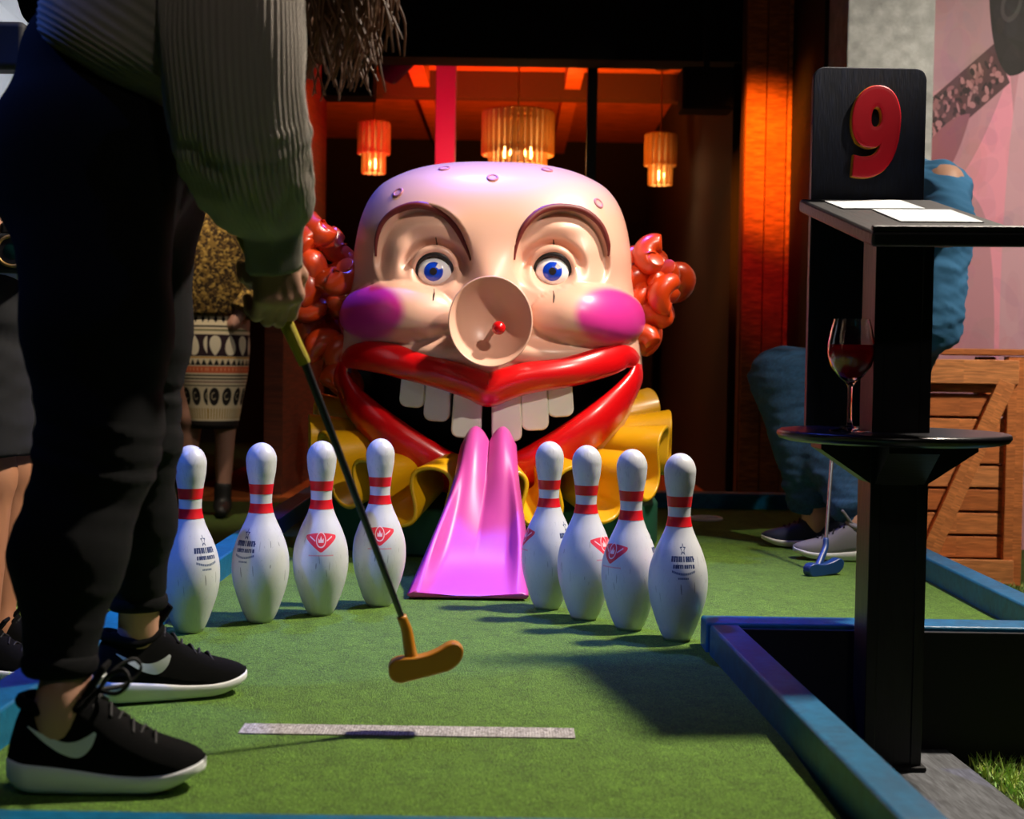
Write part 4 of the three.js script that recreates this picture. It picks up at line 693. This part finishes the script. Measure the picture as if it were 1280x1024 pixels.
// --- the golfing woman, bent over her putter
const golfer = person('woman in cream knit sweater, black jeans and trainers bending over a putter');
{
  const skin = phy(0xb98a72, 0.5);
  const hipN = [-0.585, 0.83, -1.97], hipF = [-0.585, 0.83, -2.16], waist = [-0.575, 0.95, -2.06], chest = [-0.43, 1.17, -2.06], neck = [-0.3, 1.3, -2.06], head = [-0.19, 1.35, -2.06];
  const kneeN = [-0.55, 0.45, -1.9], ankN = [-0.58, 0.09, -1.83], kneeF = [-0.592, 0.43, -2.24], ankF = [-0.605, 0.09, -2.32];
  const shN = [-0.37, 1.18, -1.9], elN = [-0.385, 0.9, -1.88], wrN = [-0.34, 0.725, -2.0], shF = [-0.4, 1.18, -2.22], elF = [-0.44, 0.91, -2.24], wrF = [-0.358, 0.77, -2.09];
  const prims = [cap(hipN, hipF, 0.11), cap([-0.585, 0.86, -2.06], waist, 0.12, 0.1), cap(waist, chest, 0.105, 0.12), cap(shN, shF, 0.05), cap(chest, neck, 0.07, 0.048), cap(neck, head, 0.046, 0.05), ...headPrims(head, 0.83, 0),
    cap(hipN, kneeN, 0.085, 0.055), cap(kneeN, ankN, 0.05, 0.029), cap(hipF, kneeF, 0.085, 0.055), cap(kneeF, ankF, 0.05, 0.029),
    cap([ankN[0], 0.09, ankN[2]], [ankN[0] - 0.005, 0.06, ankN[2]], 0.029, 0.026), cap([ankF[0], 0.09, ankF[2]], [ankF[0] - 0.005, 0.06, ankF[2]], 0.029, 0.026),
    cap([-0.58, 0.128, -1.812], [-0.58, 0.12, -1.812], 0.015), cap([-0.605, 0.125, -2.302], [-0.605, 0.118, -2.302], 0.015),
    cap(shN, elN, 0.046, 0.036), cap(elN, wrN, 0.036, 0.024), cap(shF, elF, 0.046, 0.036), cap(elF, wrF, 0.036, 0.024)];
  const g1 = flesh(prims, 0.03, 0.01);
  const hN = handPrims(wrN, [0.12, -0.95, -0.12], [-0.55, -0.15, -0.8], 1, [0.75, 1.25, 0.9], 0.93), hF = handPrims(wrF, [0.1, -0.95, 0.12], [-0.4, -0.1, 0.9], -1, [0.75, 1.25, 0.9], 0.92);
  const g2 = flesh([cap([wrN[0] - 0.01, wrN[1] + 0.05, wrN[2]], wrN, 0.026, 0.024), ...hN], 0.012, 0.0032), g3 = flesh([cap([wrF[0], wrF[1] + 0.05, wrF[2]], wrF, 0.026, 0.024), ...hF], 0.012, 0.0036);
  obj('body', mergeGeometries([g1, g2, g3]), skin, golfer); eyesAt(golfer, head, 0.82, 0);
  // jeans
  const denim = phy(0x08090b, 0.8, { specularIntensity: 0.35,  bumpMap: rep(fineTex, 60), bumpScale: 0.0006 });
  const jp = [cap([-0.592, 0.83, -1.985], [-0.592, 0.83, -2.145], 0.128), ell([-0.645, 0.835, -2.06], [0.11, 0.13, 0.16]), cap([-0.59, 0.86, -2.06], [-0.6, 0.975, -2.06], 0.128, 0.112), cap([-0.575, 0.97, -1.99], [-0.575, 0.97, -2.13], 0.085),
    cap(hipN, [-0.56, 0.6, -1.92], 0.116, 0.093), cap([-0.56, 0.6, -1.92], kneeN, 0.093, 0.076), cap(kneeN, [-0.582, 0.3, -1.865], 0.075, 0.07), cap([-0.582, 0.3, -1.865], [-0.584, 0.16, -1.84], 0.068, 0.044),
    cap(hipF, [-0.588, 0.6, -2.2], 0.108, 0.084), cap([-0.588, 0.6, -2.2], kneeF, 0.084, 0.062), cap(kneeF, [-0.6, 0.3, -2.28], 0.062, 0.056), cap([-0.6, 0.3, -2.28], [-0.606, 0.16, -2.31], 0.055, 0.043)];
  const jg = flesh(jp, 0.035, 0.0072, [[[0, -1, 0], -0.152]]);
  displace(jg, (x, y, z) => { const nearKnee = Math.exp(-(((y - 0.45) / 0.1) ** 2)), hip = Math.exp(-(((y - 0.72) / 0.08) ** 2)), low = Math.exp(-(((y - 0.22) / 0.06) ** 2)); const zz = z * 5 + x * 3; return 0.0075 * (nearKnee + 0.5 * low + 0.1 * hip) * (noise(zz, y * 34 + x * 8, 1.5) + 0.6 * noise(zz * 1.5, y * 62 + x * 14, 7.5)); });
  const jeans = obj('jeans', planarUV(jg), denim, golfer);
  for (const [x, y, z, r] of [[-0.584, 0.163, -1.84, 0.041], [-0.606, 0.163, -2.31, 0.04]]) obj('cuff', new THREE.TorusGeometry(r, 0.0085, 10, 40).rotateX(Math.PI / 2).scale(1, 1.7, 1).translate(x, y, z), denim, jeans);
  obj('button', sph(0.006, -0.475, 0.93, -1.99, 1, 1, 1, 12), M.chrome, jeans);
  // sweater body: tube along the spine, ribs run round it
  const wool = knit(0xd6ccc0);
  {
    const c = new THREE.CatmullRomCurve3([V(-0.572, 0.945, -2.06), V(-0.545, 0.99, -2.06), V(-0.48, 1.09, -2.06), V(-0.41, 1.19, -2.06), V(-0.335, 1.275, -2.06), V(-0.29, 1.315, -2.06)]), n = 120, m = 72, rows = [];
    for (let j = 0; j <= n; j++) { const t = j / n, p = c.getPoint(t), tg = c.getTangent(t), a = V(tg.y, -tg.x, 0).normalize(), b = V(0, 0, 1), da = cr([[0, 0.112], [0.06, 0.124], [0.2, 0.14], [0.5, 0.142], [0.75, 0.12], [1, 0.06]], t), db = cr([[0, 0.165], [0.06, 0.185], [0.2, 0.2], [0.5, 0.19], [0.75, 0.15], [1, 0.065]], t), rib = 0.0035 * Math.abs(Math.sin(t * Math.PI * 34)); const row = []; for (let i = 0; i < m; i++) { const q = i / m * Math.PI * 2, f = 1 + (rib + 0.006 * noise(Math.cos(q) * 2, Math.sin(q) * 2, t * 5)) / 0.16; row.push(p.clone().addScaledVector(a, Math.cos(q) * da * f).addScaledVector(b, Math.sin(q) * db * f)); } rows.push(row); }
    obj('sweater', loft(rows, { uvScale: [8, 8] }), wool, golfer);
    const sleeve = (pts, rad, name) => {
      const c2 = new THREE.CatmullRomCurve3(pts.map(p => V(...p)), false, 'centripetal'), n2 = 90, m2 = 372, fr = c2.computeFrenetFrames(n2), rr = [], r0 = V(1, 0, 0);
      for (let j = 0; j <= n2; j++) { const t = j / n2, p = c2.getPointAt(t), tg = c2.getTangentAt(t), a = r0.clone().addScaledVector(tg, -r0.dot(tg)).normalize(), b = V(0, 0, 0).crossVectors(tg, a), r = cr(rad, t), row = []; for (let i = 0; i < m2; i++) { const q = i / m2 * Math.PI * 2, w = 0.0038 * Math.abs(Math.sin(q * 31)) * (t > 0.9 ? 1.1 : 1) + 0.008 * noise(Math.cos(q) * 1.6 + 3, Math.sin(q) * 1.6, t * 5) + (t > 0.6 && t < 0.9 ? 0.006 * noise(q * 2, t * 26, 3) : 0); row.push(p.clone().addScaledVector(a, Math.cos(q) * (r + w)).addScaledVector(b, Math.sin(q) * (r + w))); } rr.push(row); }
      return obj(name, loft(rr, { uvScale: [8, 10] }), wool, golfer);
    };
    const pr = [[0, 0.088], [0.12, 0.092], [0.35, 0.09], [0.6, 0.088], [0.74, 0.08], [0.86, 0.058], [0.905, 0.04], [0.93, 0.037], [1, 0.0355]];
    sleeve([[-0.375, 1.2, -1.93], [-0.375, 1.05, -1.89], [-0.37, 0.92, -1.88], [-0.36, 0.83, -1.915], [-0.342, 0.755, -1.98], [-0.336, 0.69, -2.005]], pr, 'sleeve');
    sleeve([[-0.42, 1.2, -2.18], [-0.45, 1.05, -2.22], [-0.445, 0.93, -2.23], [-0.42, 0.87, -2.19], [-0.38, 0.81, -2.13], [-0.36, 0.77, -2.1]], pr.map(([t, q]) => [t, q * 0.9]), 'sleeve');
  }
  // hair: wavy locks falling from the head
  const hairM = std(0x6a462a, 0.6), r = rngOf(5);
  const scalp = flesh([ell([head[0] - 0.02, head[1] + 0.035, head[2]], [0.105, 0.115, 0.1]), ell([head[0] - 0.06, head[1] - 0.02, head[2]], [0.07, 0.1, 0.09])], 0.03, 0.01); obj('hair', scalp, hairM, golfer);
  for (let i = 0; i < 290; i++) {
    const a = r() * Math.PI * 2, sx = head[0] - 0.02 + Math.cos(a) * 0.08, sz = head[2] + Math.sin(a) * 0.085, len = 0.24 + r() * 0.16, ph = r() * 6, am = 0.012 + r() * 0.02, x1 = -0.305 + r() * 0.115;
    const pts = Array.from({ length: 9 }, (_, k) => { const t = k / 8; return V(lerp(sx, x1, sstep(0, 0.8, t)) + am * Math.sin(ph + t * 9) * t, head[1] + 0.06 - t * (len + 0.06), sz + am * Math.cos(ph + t * 8) * t + (r() - 0.5) * 0.006); });
    obj('lock', tube(pts, t => 0.0048 * (1 - 0.85 * t) + 0.0007, { n: 28, seg: 5 }), hairM, golfer);
  }
  makeShoe(golfer, 'shoe', [-0.645, 0.0005, -1.832], 0.06, 0, shoeBlack, { loop: true, scale: 0.95, tall: 1.22 });
  makeShoe(golfer, 'shoe', [-0.672, 0.0005, -2.285], 0.42, 0, shoeBlack, { scale: 0.95, tall: 1.15 });
}
// --- the seated man in a blue shirt and jeans
const sitter = person('man in blue shirt and jeans sitting behind the number stand with a drink');
{
  const skin = phy(0xc69a84, 0.5), hip = [1.22, 0.52, -4.86], chest = [1.36, 1.02, -4.8], neck = [1.29, 1.26, -4.8], head = [1.2, 1.4, -4.8];
  const kN = [0.84, 0.52, -4.5], aN = [0.94, 0.09, -4.36], kF = [0.9, 0.53, -4.72], aF = [1.02, 0.09, -4.12];
  const shN = [1.38, 1.15, -4.6], elN = [1.34, 0.98, -4.42], wrN = [1.06, 0.93, -4.42], shF = [1.38, 1.14, -5.0], elF = [1.45, 0.82, -5.0], wrF = [1.25, 0.72, -4.8];
  const prims = [cap([hip[0], hip[1], -4.76], [hip[0], hip[1], -4.96], 0.12), cap(hip, chest, 0.13, 0.14), cap(shN, shF, 0.06), cap(chest, neck, 0.09, 0.06), cap(neck, head, 0.055, 0.055), ...headPrims(head, -1, 0), cap(hip, kN, 0.09, 0.06), cap(kN, aN, 0.055, 0.035), cap(hip, kF, 0.09, 0.06), cap(kF, aF, 0.055, 0.035), cap(aN, [aN[0], 0.05, aN[2]], 0.035), cap(aF, [aF[0], 0.05, aF[2]], 0.035), cap(shN, elN, 0.055, 0.042), cap(elN, wrN, 0.042, 0.028), cap(shF, elF, 0.05, 0.04), cap(elF, wrF, 0.04, 0.028)];
  obj('body', mergeGeometries([flesh(prims, 0.03, 0.012), flesh([cap([wrN[0] + 0.05, wrN[1], wrN[2]], wrN, 0.028, 0.026), ...handPrims(wrN, [-1, -0.1, 0.02], [0, -0.2, 0.9], -1, [0.5, 0.8, 0.6], 1)], 0.012, 0.005), flesh([cap(elF, wrF, 0.03, 0.027), ...handPrims(wrF, [-1, -0.2, 0.4], [0, -1, 0], 1, [0.3, 0.4, 0.3], 1)], 0.012, 0.005)]), skin, sitter); eyesAt(sitter, head, -0.84, 0);
  const shirt = std(0x3f7fb0, 0.85, { bumpMap: rep(fineTex, 40), bumpScale: 0.0008 });
  const sg = flesh([cap([1.26, 0.6, -4.82], [1.36, 0.98, -4.79], 0.16, 0.165), cap([1.37, 0.72, -4.72], [1.38, 1.1, -4.72], 0.12, 0.12), cap([1.36, 1.12, -4.68], [1.37, 1.12, -4.92], 0.11), cap([1.385, 1.13, -4.62], [1.36, 1.02, -4.47], 0.085, 0.075), cap(shF, elF, 0.08, 0.065), cap(chest, [1.3, 1.21, -4.8], 0.12, 0.075)], 0.05, 0.009, [[[0, -1, 0], -0.545]]);
  obj('shirt', planarUV(displace(sg, (x, y, z) => 0.011 * noise(x * 9, y * 22 + z * 9, z * 7) + 0.007 * noise(x * 14, y * 46 + x * 20, z * 10))), shirt, sitter);
  const jn = std(0x2a5a86, 0.85, { map: rep(scuff, 3), bumpMap: rep(fineTex, 40), bumpScale: 0.001 });
  const jg = flesh([cap([1.22, 0.51, -4.74], [1.22, 0.51, -4.96], 0.135), cap([1.2, 0.51, -4.74], kN, 0.115, 0.088), cap(kN, [0.92, 0.14, -4.38], 0.084, 0.062), cap([1.2, 0.51, -4.92], kF, 0.115, 0.088), cap(kF, [1.0, 0.14, -4.16], 0.084, 0.062)], 0.03, 0.009, [[[0, -1, 0], -0.105]]);
  obj('jeans', planarUV(displace(jg, (x, y, z) => (0.006 + 0.012 * sstep(0.36, 0.15, y)) * (noise(x * 8, y * 30 + z * 6, z * 8) + 0.6 * noise(x * 12, y * 55, z * 12)))), jn, sitter);
  const hairM = std(0x2a1c12, 0.7); obj('hair', flesh([ell([head[0] + 0.02, head[1] + 0.05, head[2]], [0.1, 0.095, 0.088]), ell([head[0] + 0.055, head[1], head[2]], [0.06, 0.08, 0.085])], 0.03, 0.012), hairM, sitter);
  makeShoe(sitter, 'shoe', [1.045, 0.0005, -4.355], Math.PI - 0.12, 0, { ...shoeBlack, upper: std(0x101b3c, 0.7) }, { swoosh: false, scale: 1.02 });
  makeShoe(sitter, 'shoe', [1.088, 0.0005, -4.075], Math.PI - 0.35 + 0.2, 0, { ...shoeBlack, upper: std(0x77757c, 0.8) }, { swoosh: false, scale: 1.02 });
  const dg = thing('drink_glass', 'small glass of amber drink held out by the seated man', 'glass', [0.945, 0.865, -4.365]);
  obj('tumbler', lathe([[0, 0], [0.027, 0], [0.03, 0.004], [0.034, 0.11], [0.0325, 0.11], [0.0285, 0.008], [0, 0.008]], 36), phy(0xffffff, 0.03, { transmission: 1, thickness: 0.003, ior: 1.45 }), dg);
  obj('drink', lathe([[0, 0.0085], [0.0282, 0.0085], [0.0312, 0.075], [0, 0.075]], 36), phy(0xffb060, 0.05, { transmission: 1, thickness: 0.05, ior: 1.34, attenuationColor: new THREE.Color(0xe08a30), attenuationDistance: 0.04 }), dg);
}
// --- the man standing behind the golfing woman
const stander = person('man in pale blue shirt and dark shorts standing behind the golfing woman');
{
  const skin = phy(0xb07a58, 0.55), X = -1.28, Z = -3.45, f = FL;
  const hipN = [X, 0.7, Z + 0.09], hipF = [X, 0.7, Z - 0.09], kN = [X + 0.05, 0.27, Z + 0.1], aN = [X + 0.03, f + 0.09, Z + 0.1], kF = [X + 0.03, 0.27, Z - 0.1], aF = [X, f + 0.09, Z - 0.1], head = [X - 0.03, 1.6, Z];
  const shN = [X + 0.02, 1.29, Z + 0.2], elN = [X + 0.0, 0.97, Z + 0.24], wrN = [X + 0.1, 0.83, Z + 0.16], shF = [X + 0.02, 1.29, Z - 0.2], elF = [X - 0.02, 0.97, Z - 0.24], wrF = [X + 0.1, 0.83, Z + 0.02];
  obj('body', mergeGeometries([flesh([cap(hipN, hipF, 0.11), cap([X, 0.72, Z], [X, 1.2, Z], 0.13, 0.14), cap(shN, shF, 0.06), cap([X, 1.25, Z], head, 0.06, 0.055), ...headPrims(head, 0.96, 0.1), cap(hipN, kN, 0.09, 0.058), cap(kN, aN, 0.055, 0.036), cap(hipF, kF, 0.09, 0.058), cap(kF, aF, 0.055, 0.036), cap(aN, [aN[0], f + 0.05, aN[2]], 0.035), cap(aF, [aF[0], f + 0.05, aF[2]], 0.035), cap(shN, elN, 0.05, 0.04), cap(elN, wrN, 0.04, 0.028), cap(shF, elF, 0.05, 0.04), cap(elF, wrF, 0.04, 0.028)], 0.03, 0.013), flesh([cap(elN, wrN, 0.03, 0.026), ...handPrims(wrN, [0.5, -0.6, -0.3], [0, 0.2, -1], 1, [0.6, 0.9, 0.6], 1)], 0.012, 0.005), flesh([cap(elF, wrF, 0.03, 0.026), ...handPrims(wrF, [0.5, -0.5, 0.2], [0, 0.2, 1], -1, [0.6, 0.9, 0.6], 1)], 0.012, 0.005)]), skin, stander); eyesAt(stander, head, 0.83, 0.09);
  const sh = std(0xb9cbe6, 0.85, { bumpMap: rep(fineTex, 40), bumpScale: 0.0008 });
  const sg = flesh([cap([X, 0.78, Z], [X, 1.18, Z], 0.165, 0.17), cap(shN, shF, 0.095), cap(shN, elN, 0.085, 0.068), cap(shF, elF, 0.085, 0.068), cap([X, 1.22, Z], [X, 1.38, Z], 0.1, 0.075), cap(elN, [X + 0.04, 0.92, Z + 0.215], 0.062), cap([X, 0.76, Z + 0.06], [X, 0.76, Z - 0.06], 0.16)], 0.05, 0.011, [[[0, -1, 0], -0.685]]);
  obj('shirt', planarUV(displace(sg, (x, y, z) => 0.012 * noise(x * 9, y * 16, z * 9))), sh, stander);
  const st = std(0x0b0d11, 0.9); const hg = flesh([cap([X, 0.7, Z + 0.08], [X, 0.7, Z - 0.08], 0.15), cap(hipN, kN, 0.125, 0.1), cap(hipF, kF, 0.125, 0.1)], 0.03, 0.011, [[[0, -1, 0], -0.318]]);
  obj('shorts', planarUV(displace(hg, (x, y, z) => 0.01 * noise(x * 9, y * 22, z * 9))), st, stander);
  obj('hair', flesh([ell([head[0] - 0.025, head[1] + 0.05, head[2]], [0.098, 0.09, 0.09])], 0.03, 0.012), std(0x2a1c12, 0.7), stander);
  for (const [x, z, t] of [[aN[0] - 0.07, aN[2], 0.05], [aF[0] - 0.07, aF[2], 0.1]]) makeShoe(stander, 'shoe', [x, f + 0.0005, z], t, 0, shoeBlack, { swoosh: false });
  const cam = thing('camera', 'dark camera with round lens held by the man in pale shirt', 'camera', [-1.15, 0.79, -3.27]); cam.rotation.y = 0.2;
  obj('camera_body', [bx(0.13, 0.09, 0.05, 0, 0, 0, 0.01), bx(0.05, 0.03, 0.04, 0, 0.055, 0, 0.008)], std(0x151517, 0.5), cam); const ln = obj('lens', cyl(0.036, 0.034, 0.06, 0, 0, 0, 32).rotateX(Math.PI / 2).translate(0.01, 0, 0.05), std(0x1b1b1d, 0.4), cam); obj('lens_ring', new THREE.TorusGeometry(0.033, 0.004, 8, 32).translate(0.01, 0, 0.08), std(0xb08a50, 0.35, { metalness: 0.6 }), ln); obj('glass', sph(0.03, 0.01, 0, 0.072, 1, 1, 0.35), phy(0x10302c, 0.05), ln);
  const bag = thing('shoulder_bag', 'dark shoulder bag hanging at the pale shirt behind the woman', 'bag', [-1.085, 1.2, -3.0]); obj('bag_body', bx(0.13, 0.1, 0.07, 0, 0, 0, 0.015), std(0x2a2c33, 0.7), bag); obj('strap', tube([V(-0.05, 0.05, 0), V(-0.08, 0.12, -0.06), V(-0.1, 0.16, -0.16)], 0.008, { n: 16, seg: 8 }), std(0x2a2c33, 0.7), bag);
}
// --- the woman far behind in a leopard coat and patterned skirt
const guest = person('woman in leopard print coat and patterned skirt standing far behind the pins');
{
  const X = -1.43, Z = -6.8, f = FL, skin = phy(0xa87c6c, 0.55), head = [X, 1.42, Z];
  obj('body', flesh([cap([X - 0.05, 0.72, Z], [X + 0.05, 0.72, Z], 0.11), cap([X, 0.72, Z], [X, 1.12, Z], 0.11, 0.12), cap([X - 0.16, 1.14, Z], [X + 0.16, 1.14, Z], 0.05), cap([X, 1.15, Z], head, 0.05, 0.05), ...headPrims(head, 0, 1), cap([X - 0.08, 0.7, Z], [X - 0.1, 0.26, Z + 0.02], 0.09, 0.058), cap([X - 0.1, 0.26, Z + 0.02], [X - 0.13, f + 0.08, Z], 0.054, 0.034), cap([X + 0.08, 0.7, Z], [X + 0.06, 0.26, Z], 0.09, 0.058), cap([X + 0.06, 0.26, Z], [X + 0.05, f + 0.08, Z], 0.054, 0.034), cap([X - 0.19, 1.12, Z], [X - 0.22, 0.88, Z + 0.03], 0.045, 0.038), cap([X - 0.22, 0.88, Z + 0.03], [X - 0.12, 0.98, Z + 0.2], 0.036, 0.028), cap([X + 0.19, 1.12, Z], [X + 0.2, 0.88, Z + 0.03], 0.045, 0.038), cap([X + 0.2, 0.88, Z + 0.03], [X + 0.12, 0.7, Z + 0.12], 0.036, 0.028), cap([X - 0.12, 0.98, Z + 0.2], [X - 0.1, 1.05, Z + 0.22], 0.03, 0.02)], 0.03, 0.014), skin, guest); eyesAt(guest, head, 0, 1);
  const leo = canvasTex(512, 512, (c, w, h) => { const r = rngOf(61); c.fillStyle = '#8f7034'; c.fillRect(0, 0, w, h); for (let i = 0; i < 1500; i++) { const x = r() * w, y = r() * h, s = 6 + r() * 8; c.fillStyle = r() < 0.3 ? '#c9a452' : '#3a2812'; c.beginPath(); c.ellipse(x, y, s, s * (0.5 + r() * 0.5), r() * 3, 0, 7); c.fill(); if (r() < 0.45) { c.fillStyle = '#7a5a26'; c.beginPath(); c.ellipse(x, y, s * 0.45, s * 0.3, 0, 0, 7); c.fill(); } } });
  leo.wrapS = leo.wrapT = THREE.RepeatWrapping; const coatM = std(0xffffff, 0.95, { map: leo, bumpMap: leo, bumpScale: 0.006 });
  const ringRows = (rows, m = 56) => rows.map(([y, rx, rz, dx = 0]) => Array.from({ length: m }, (_, i) => { const a = i / m * Math.PI * 2; return V(X + dx + Math.sin(a) * rx * (1 + 0.03 * noise(Math.cos(a) * 3, Math.sin(a) * 3, y * 8)), y, Z + Math.cos(a) * rz); }));
  const fine = (tab, n) => { const y0 = tab[0][0], y1 = tab[tab.length - 1][0], s = y1 > y0 ? 1 : -1; return Array.from({ length: n }, (_, i) => { const y = lerp(y0, y1, i / (n - 1)), q = k => cr((s > 0 ? tab : [...tab].reverse()).map(t => [t[0], t[k]]), y); return [y, q(1), q(2)]; }); };
  obj('coat', loft(ringRows(fine([[0.745, 0.175, 0.14], [0.85, 0.19, 0.155], [1.0, 0.195, 0.16], [1.12, 0.19, 0.14], [1.19, 0.14, 0.11], [1.25, 0.075, 0.075]], 34)), { uvScale: [3, 1.6] }), coatM, guest);
  for (const pts of [[[X - 0.19, 1.13, Z], [X - 0.23, 0.9, Z + 0.03], [X - 0.15, 0.96, Z + 0.16]], [[X + 0.19, 1.13, Z], [X + 0.215, 0.9, Z + 0.03], [X + 0.15, 0.76, Z + 0.1]]]) obj('coat_sleeve', loft(Array.from({ length: 24 }, (_, j) => { const c = new THREE.CatmullRomCurve3(pts.map(p => V(...p))), t = j / 23, p = c.getPoint(t), tg = c.getTangent(t), a = V(1, 0, 0).addScaledVector(tg, -tg.x).normalize(), b = V(0, 0, 0).crossVectors(tg, a); return Array.from({ length: 26 }, (_, i) => { const q = i / 26 * 6.2832, r = 0.068 - 0.008 * t; return p.clone().addScaledVector(a, Math.cos(q) * r).addScaledVector(b, Math.sin(q) * r); }); }), { uvScale: [1, 1] }), coatM, guest);
  const skirtT = canvasTex(1024, 512, (c, w, h) => {
    c.fillStyle = '#e2d3b4'; c.fillRect(0, 0, w, h); const K = '#1a1414', band = (y, hh, col) => { c.fillStyle = col; c.fillRect(0, y, w, hh); };
    band(0, 30, K); for (let x = 0; x < w; x += 44) { c.fillStyle = '#e2d3b4'; c.beginPath(); c.arc(x + 22, 46, 16, 0, 7); c.fill(); c.fillStyle = K; c.beginPath(); c.moveTo(x, 30); c.lineTo(x + 12, 46); c.lineTo(x, 62); c.lineTo(x - 12, 46); c.fill(); }
    band(74, 7, K); band(90, 7, '#6a6a40'); band(112, 92, '#2a1420'); for (let x = 0, i = 0; x < w; x += 86, i++) { c.fillStyle = '#e6dcc4'; c.save(); c.translate(x + 43, 158); c.rotate(i % 2 ? 0 : Math.PI); c.beginPath(); c.moveTo(0, -44); c.bezierCurveTo(44, -10, 38, 42, 0, 42); c.bezierCurveTo(-38, 42, -44, -10, 0, -44); c.fill(); c.restore(); }
    band(206, 6, '#c8902c'); for (let x = 0; x < w; x += 34) { c.fillStyle = K; c.beginPath(); c.moveTo(x, 242); c.lineTo(x + 17, 216); c.lineTo(x + 34, 242); c.fill(); } band(246, 28, '#d4623a'); for (let x = 0; x < w; x += 24) { c.fillStyle = '#e89468'; c.fillRect(x, 252, 10, 14); } band(282, 6, K); band(296, 6, K); band(310, 5, '#7a4a50'); band(326, 4, K);
    for (let x = 0; x < w; x += 84) { c.fillStyle = K; c.beginPath(); c.ellipse(x + 42, 374, 32, 38, 0, 0, 7); c.fill(); c.strokeStyle = '#cbbd9c'; c.lineWidth = 4; c.beginPath(); c.arc(x + 40, 372, 14, 0.5, 5); c.stroke(); }
    for (let x = 0; x < w; x += 20) { c.fillStyle = '#b08c40'; c.fillRect(x, 424, 8, 46); } band(478, 34, K);
  }); skirtT.wrapS = THREE.RepeatWrapping; skirtT.repeat.set(1.2, 1);
  obj('skirt', loft(ringRows(fine([[0.21, 0.115, 0.11], [0.32, 0.135, 0.12], [0.5, 0.165, 0.14], [0.68, 0.168, 0.14], [0.78, 0.15, 0.12]], 30))), std(0xffffff, 0.9, { map: skirtT }), guest);
  const boot = std(0x0d0c0e, 0.6);
  for (const [x, z] of [[X - 0.13, Z], [X + 0.05, Z]]) obj('ankle_boot', flesh([cap([x, f + 0.14, z], [x, f + 0.05, z], 0.042, 0.04), cap([x, f + 0.04, z], [x + 0.02, f + 0.03, z + 0.13], 0.04, 0.03)], 0.02, 0.008, [[[0, 1, 0], f + 0.165], [[0, -1, 0], -f - 0.002]]), boot, guest);
  obj('hair', flesh([ell([X, head[1] + 0.05, Z - 0.02], [0.1, 0.1, 0.1]), cap([X - 0.07, head[1], Z - 0.04], [X - 0.08, 1.22, Z - 0.02], 0.045, 0.03), cap([X + 0.07, head[1], Z - 0.04], [X + 0.08, 1.22, Z - 0.02], 0.045, 0.03)], 0.03, 0.012), std(0x2c1a10, 0.6), guest);
}
scene.traverse(o => { if (o.isMesh) { o.castShadow = true; o.receiveShadow = true; } });
renderer.render(scene, camera);
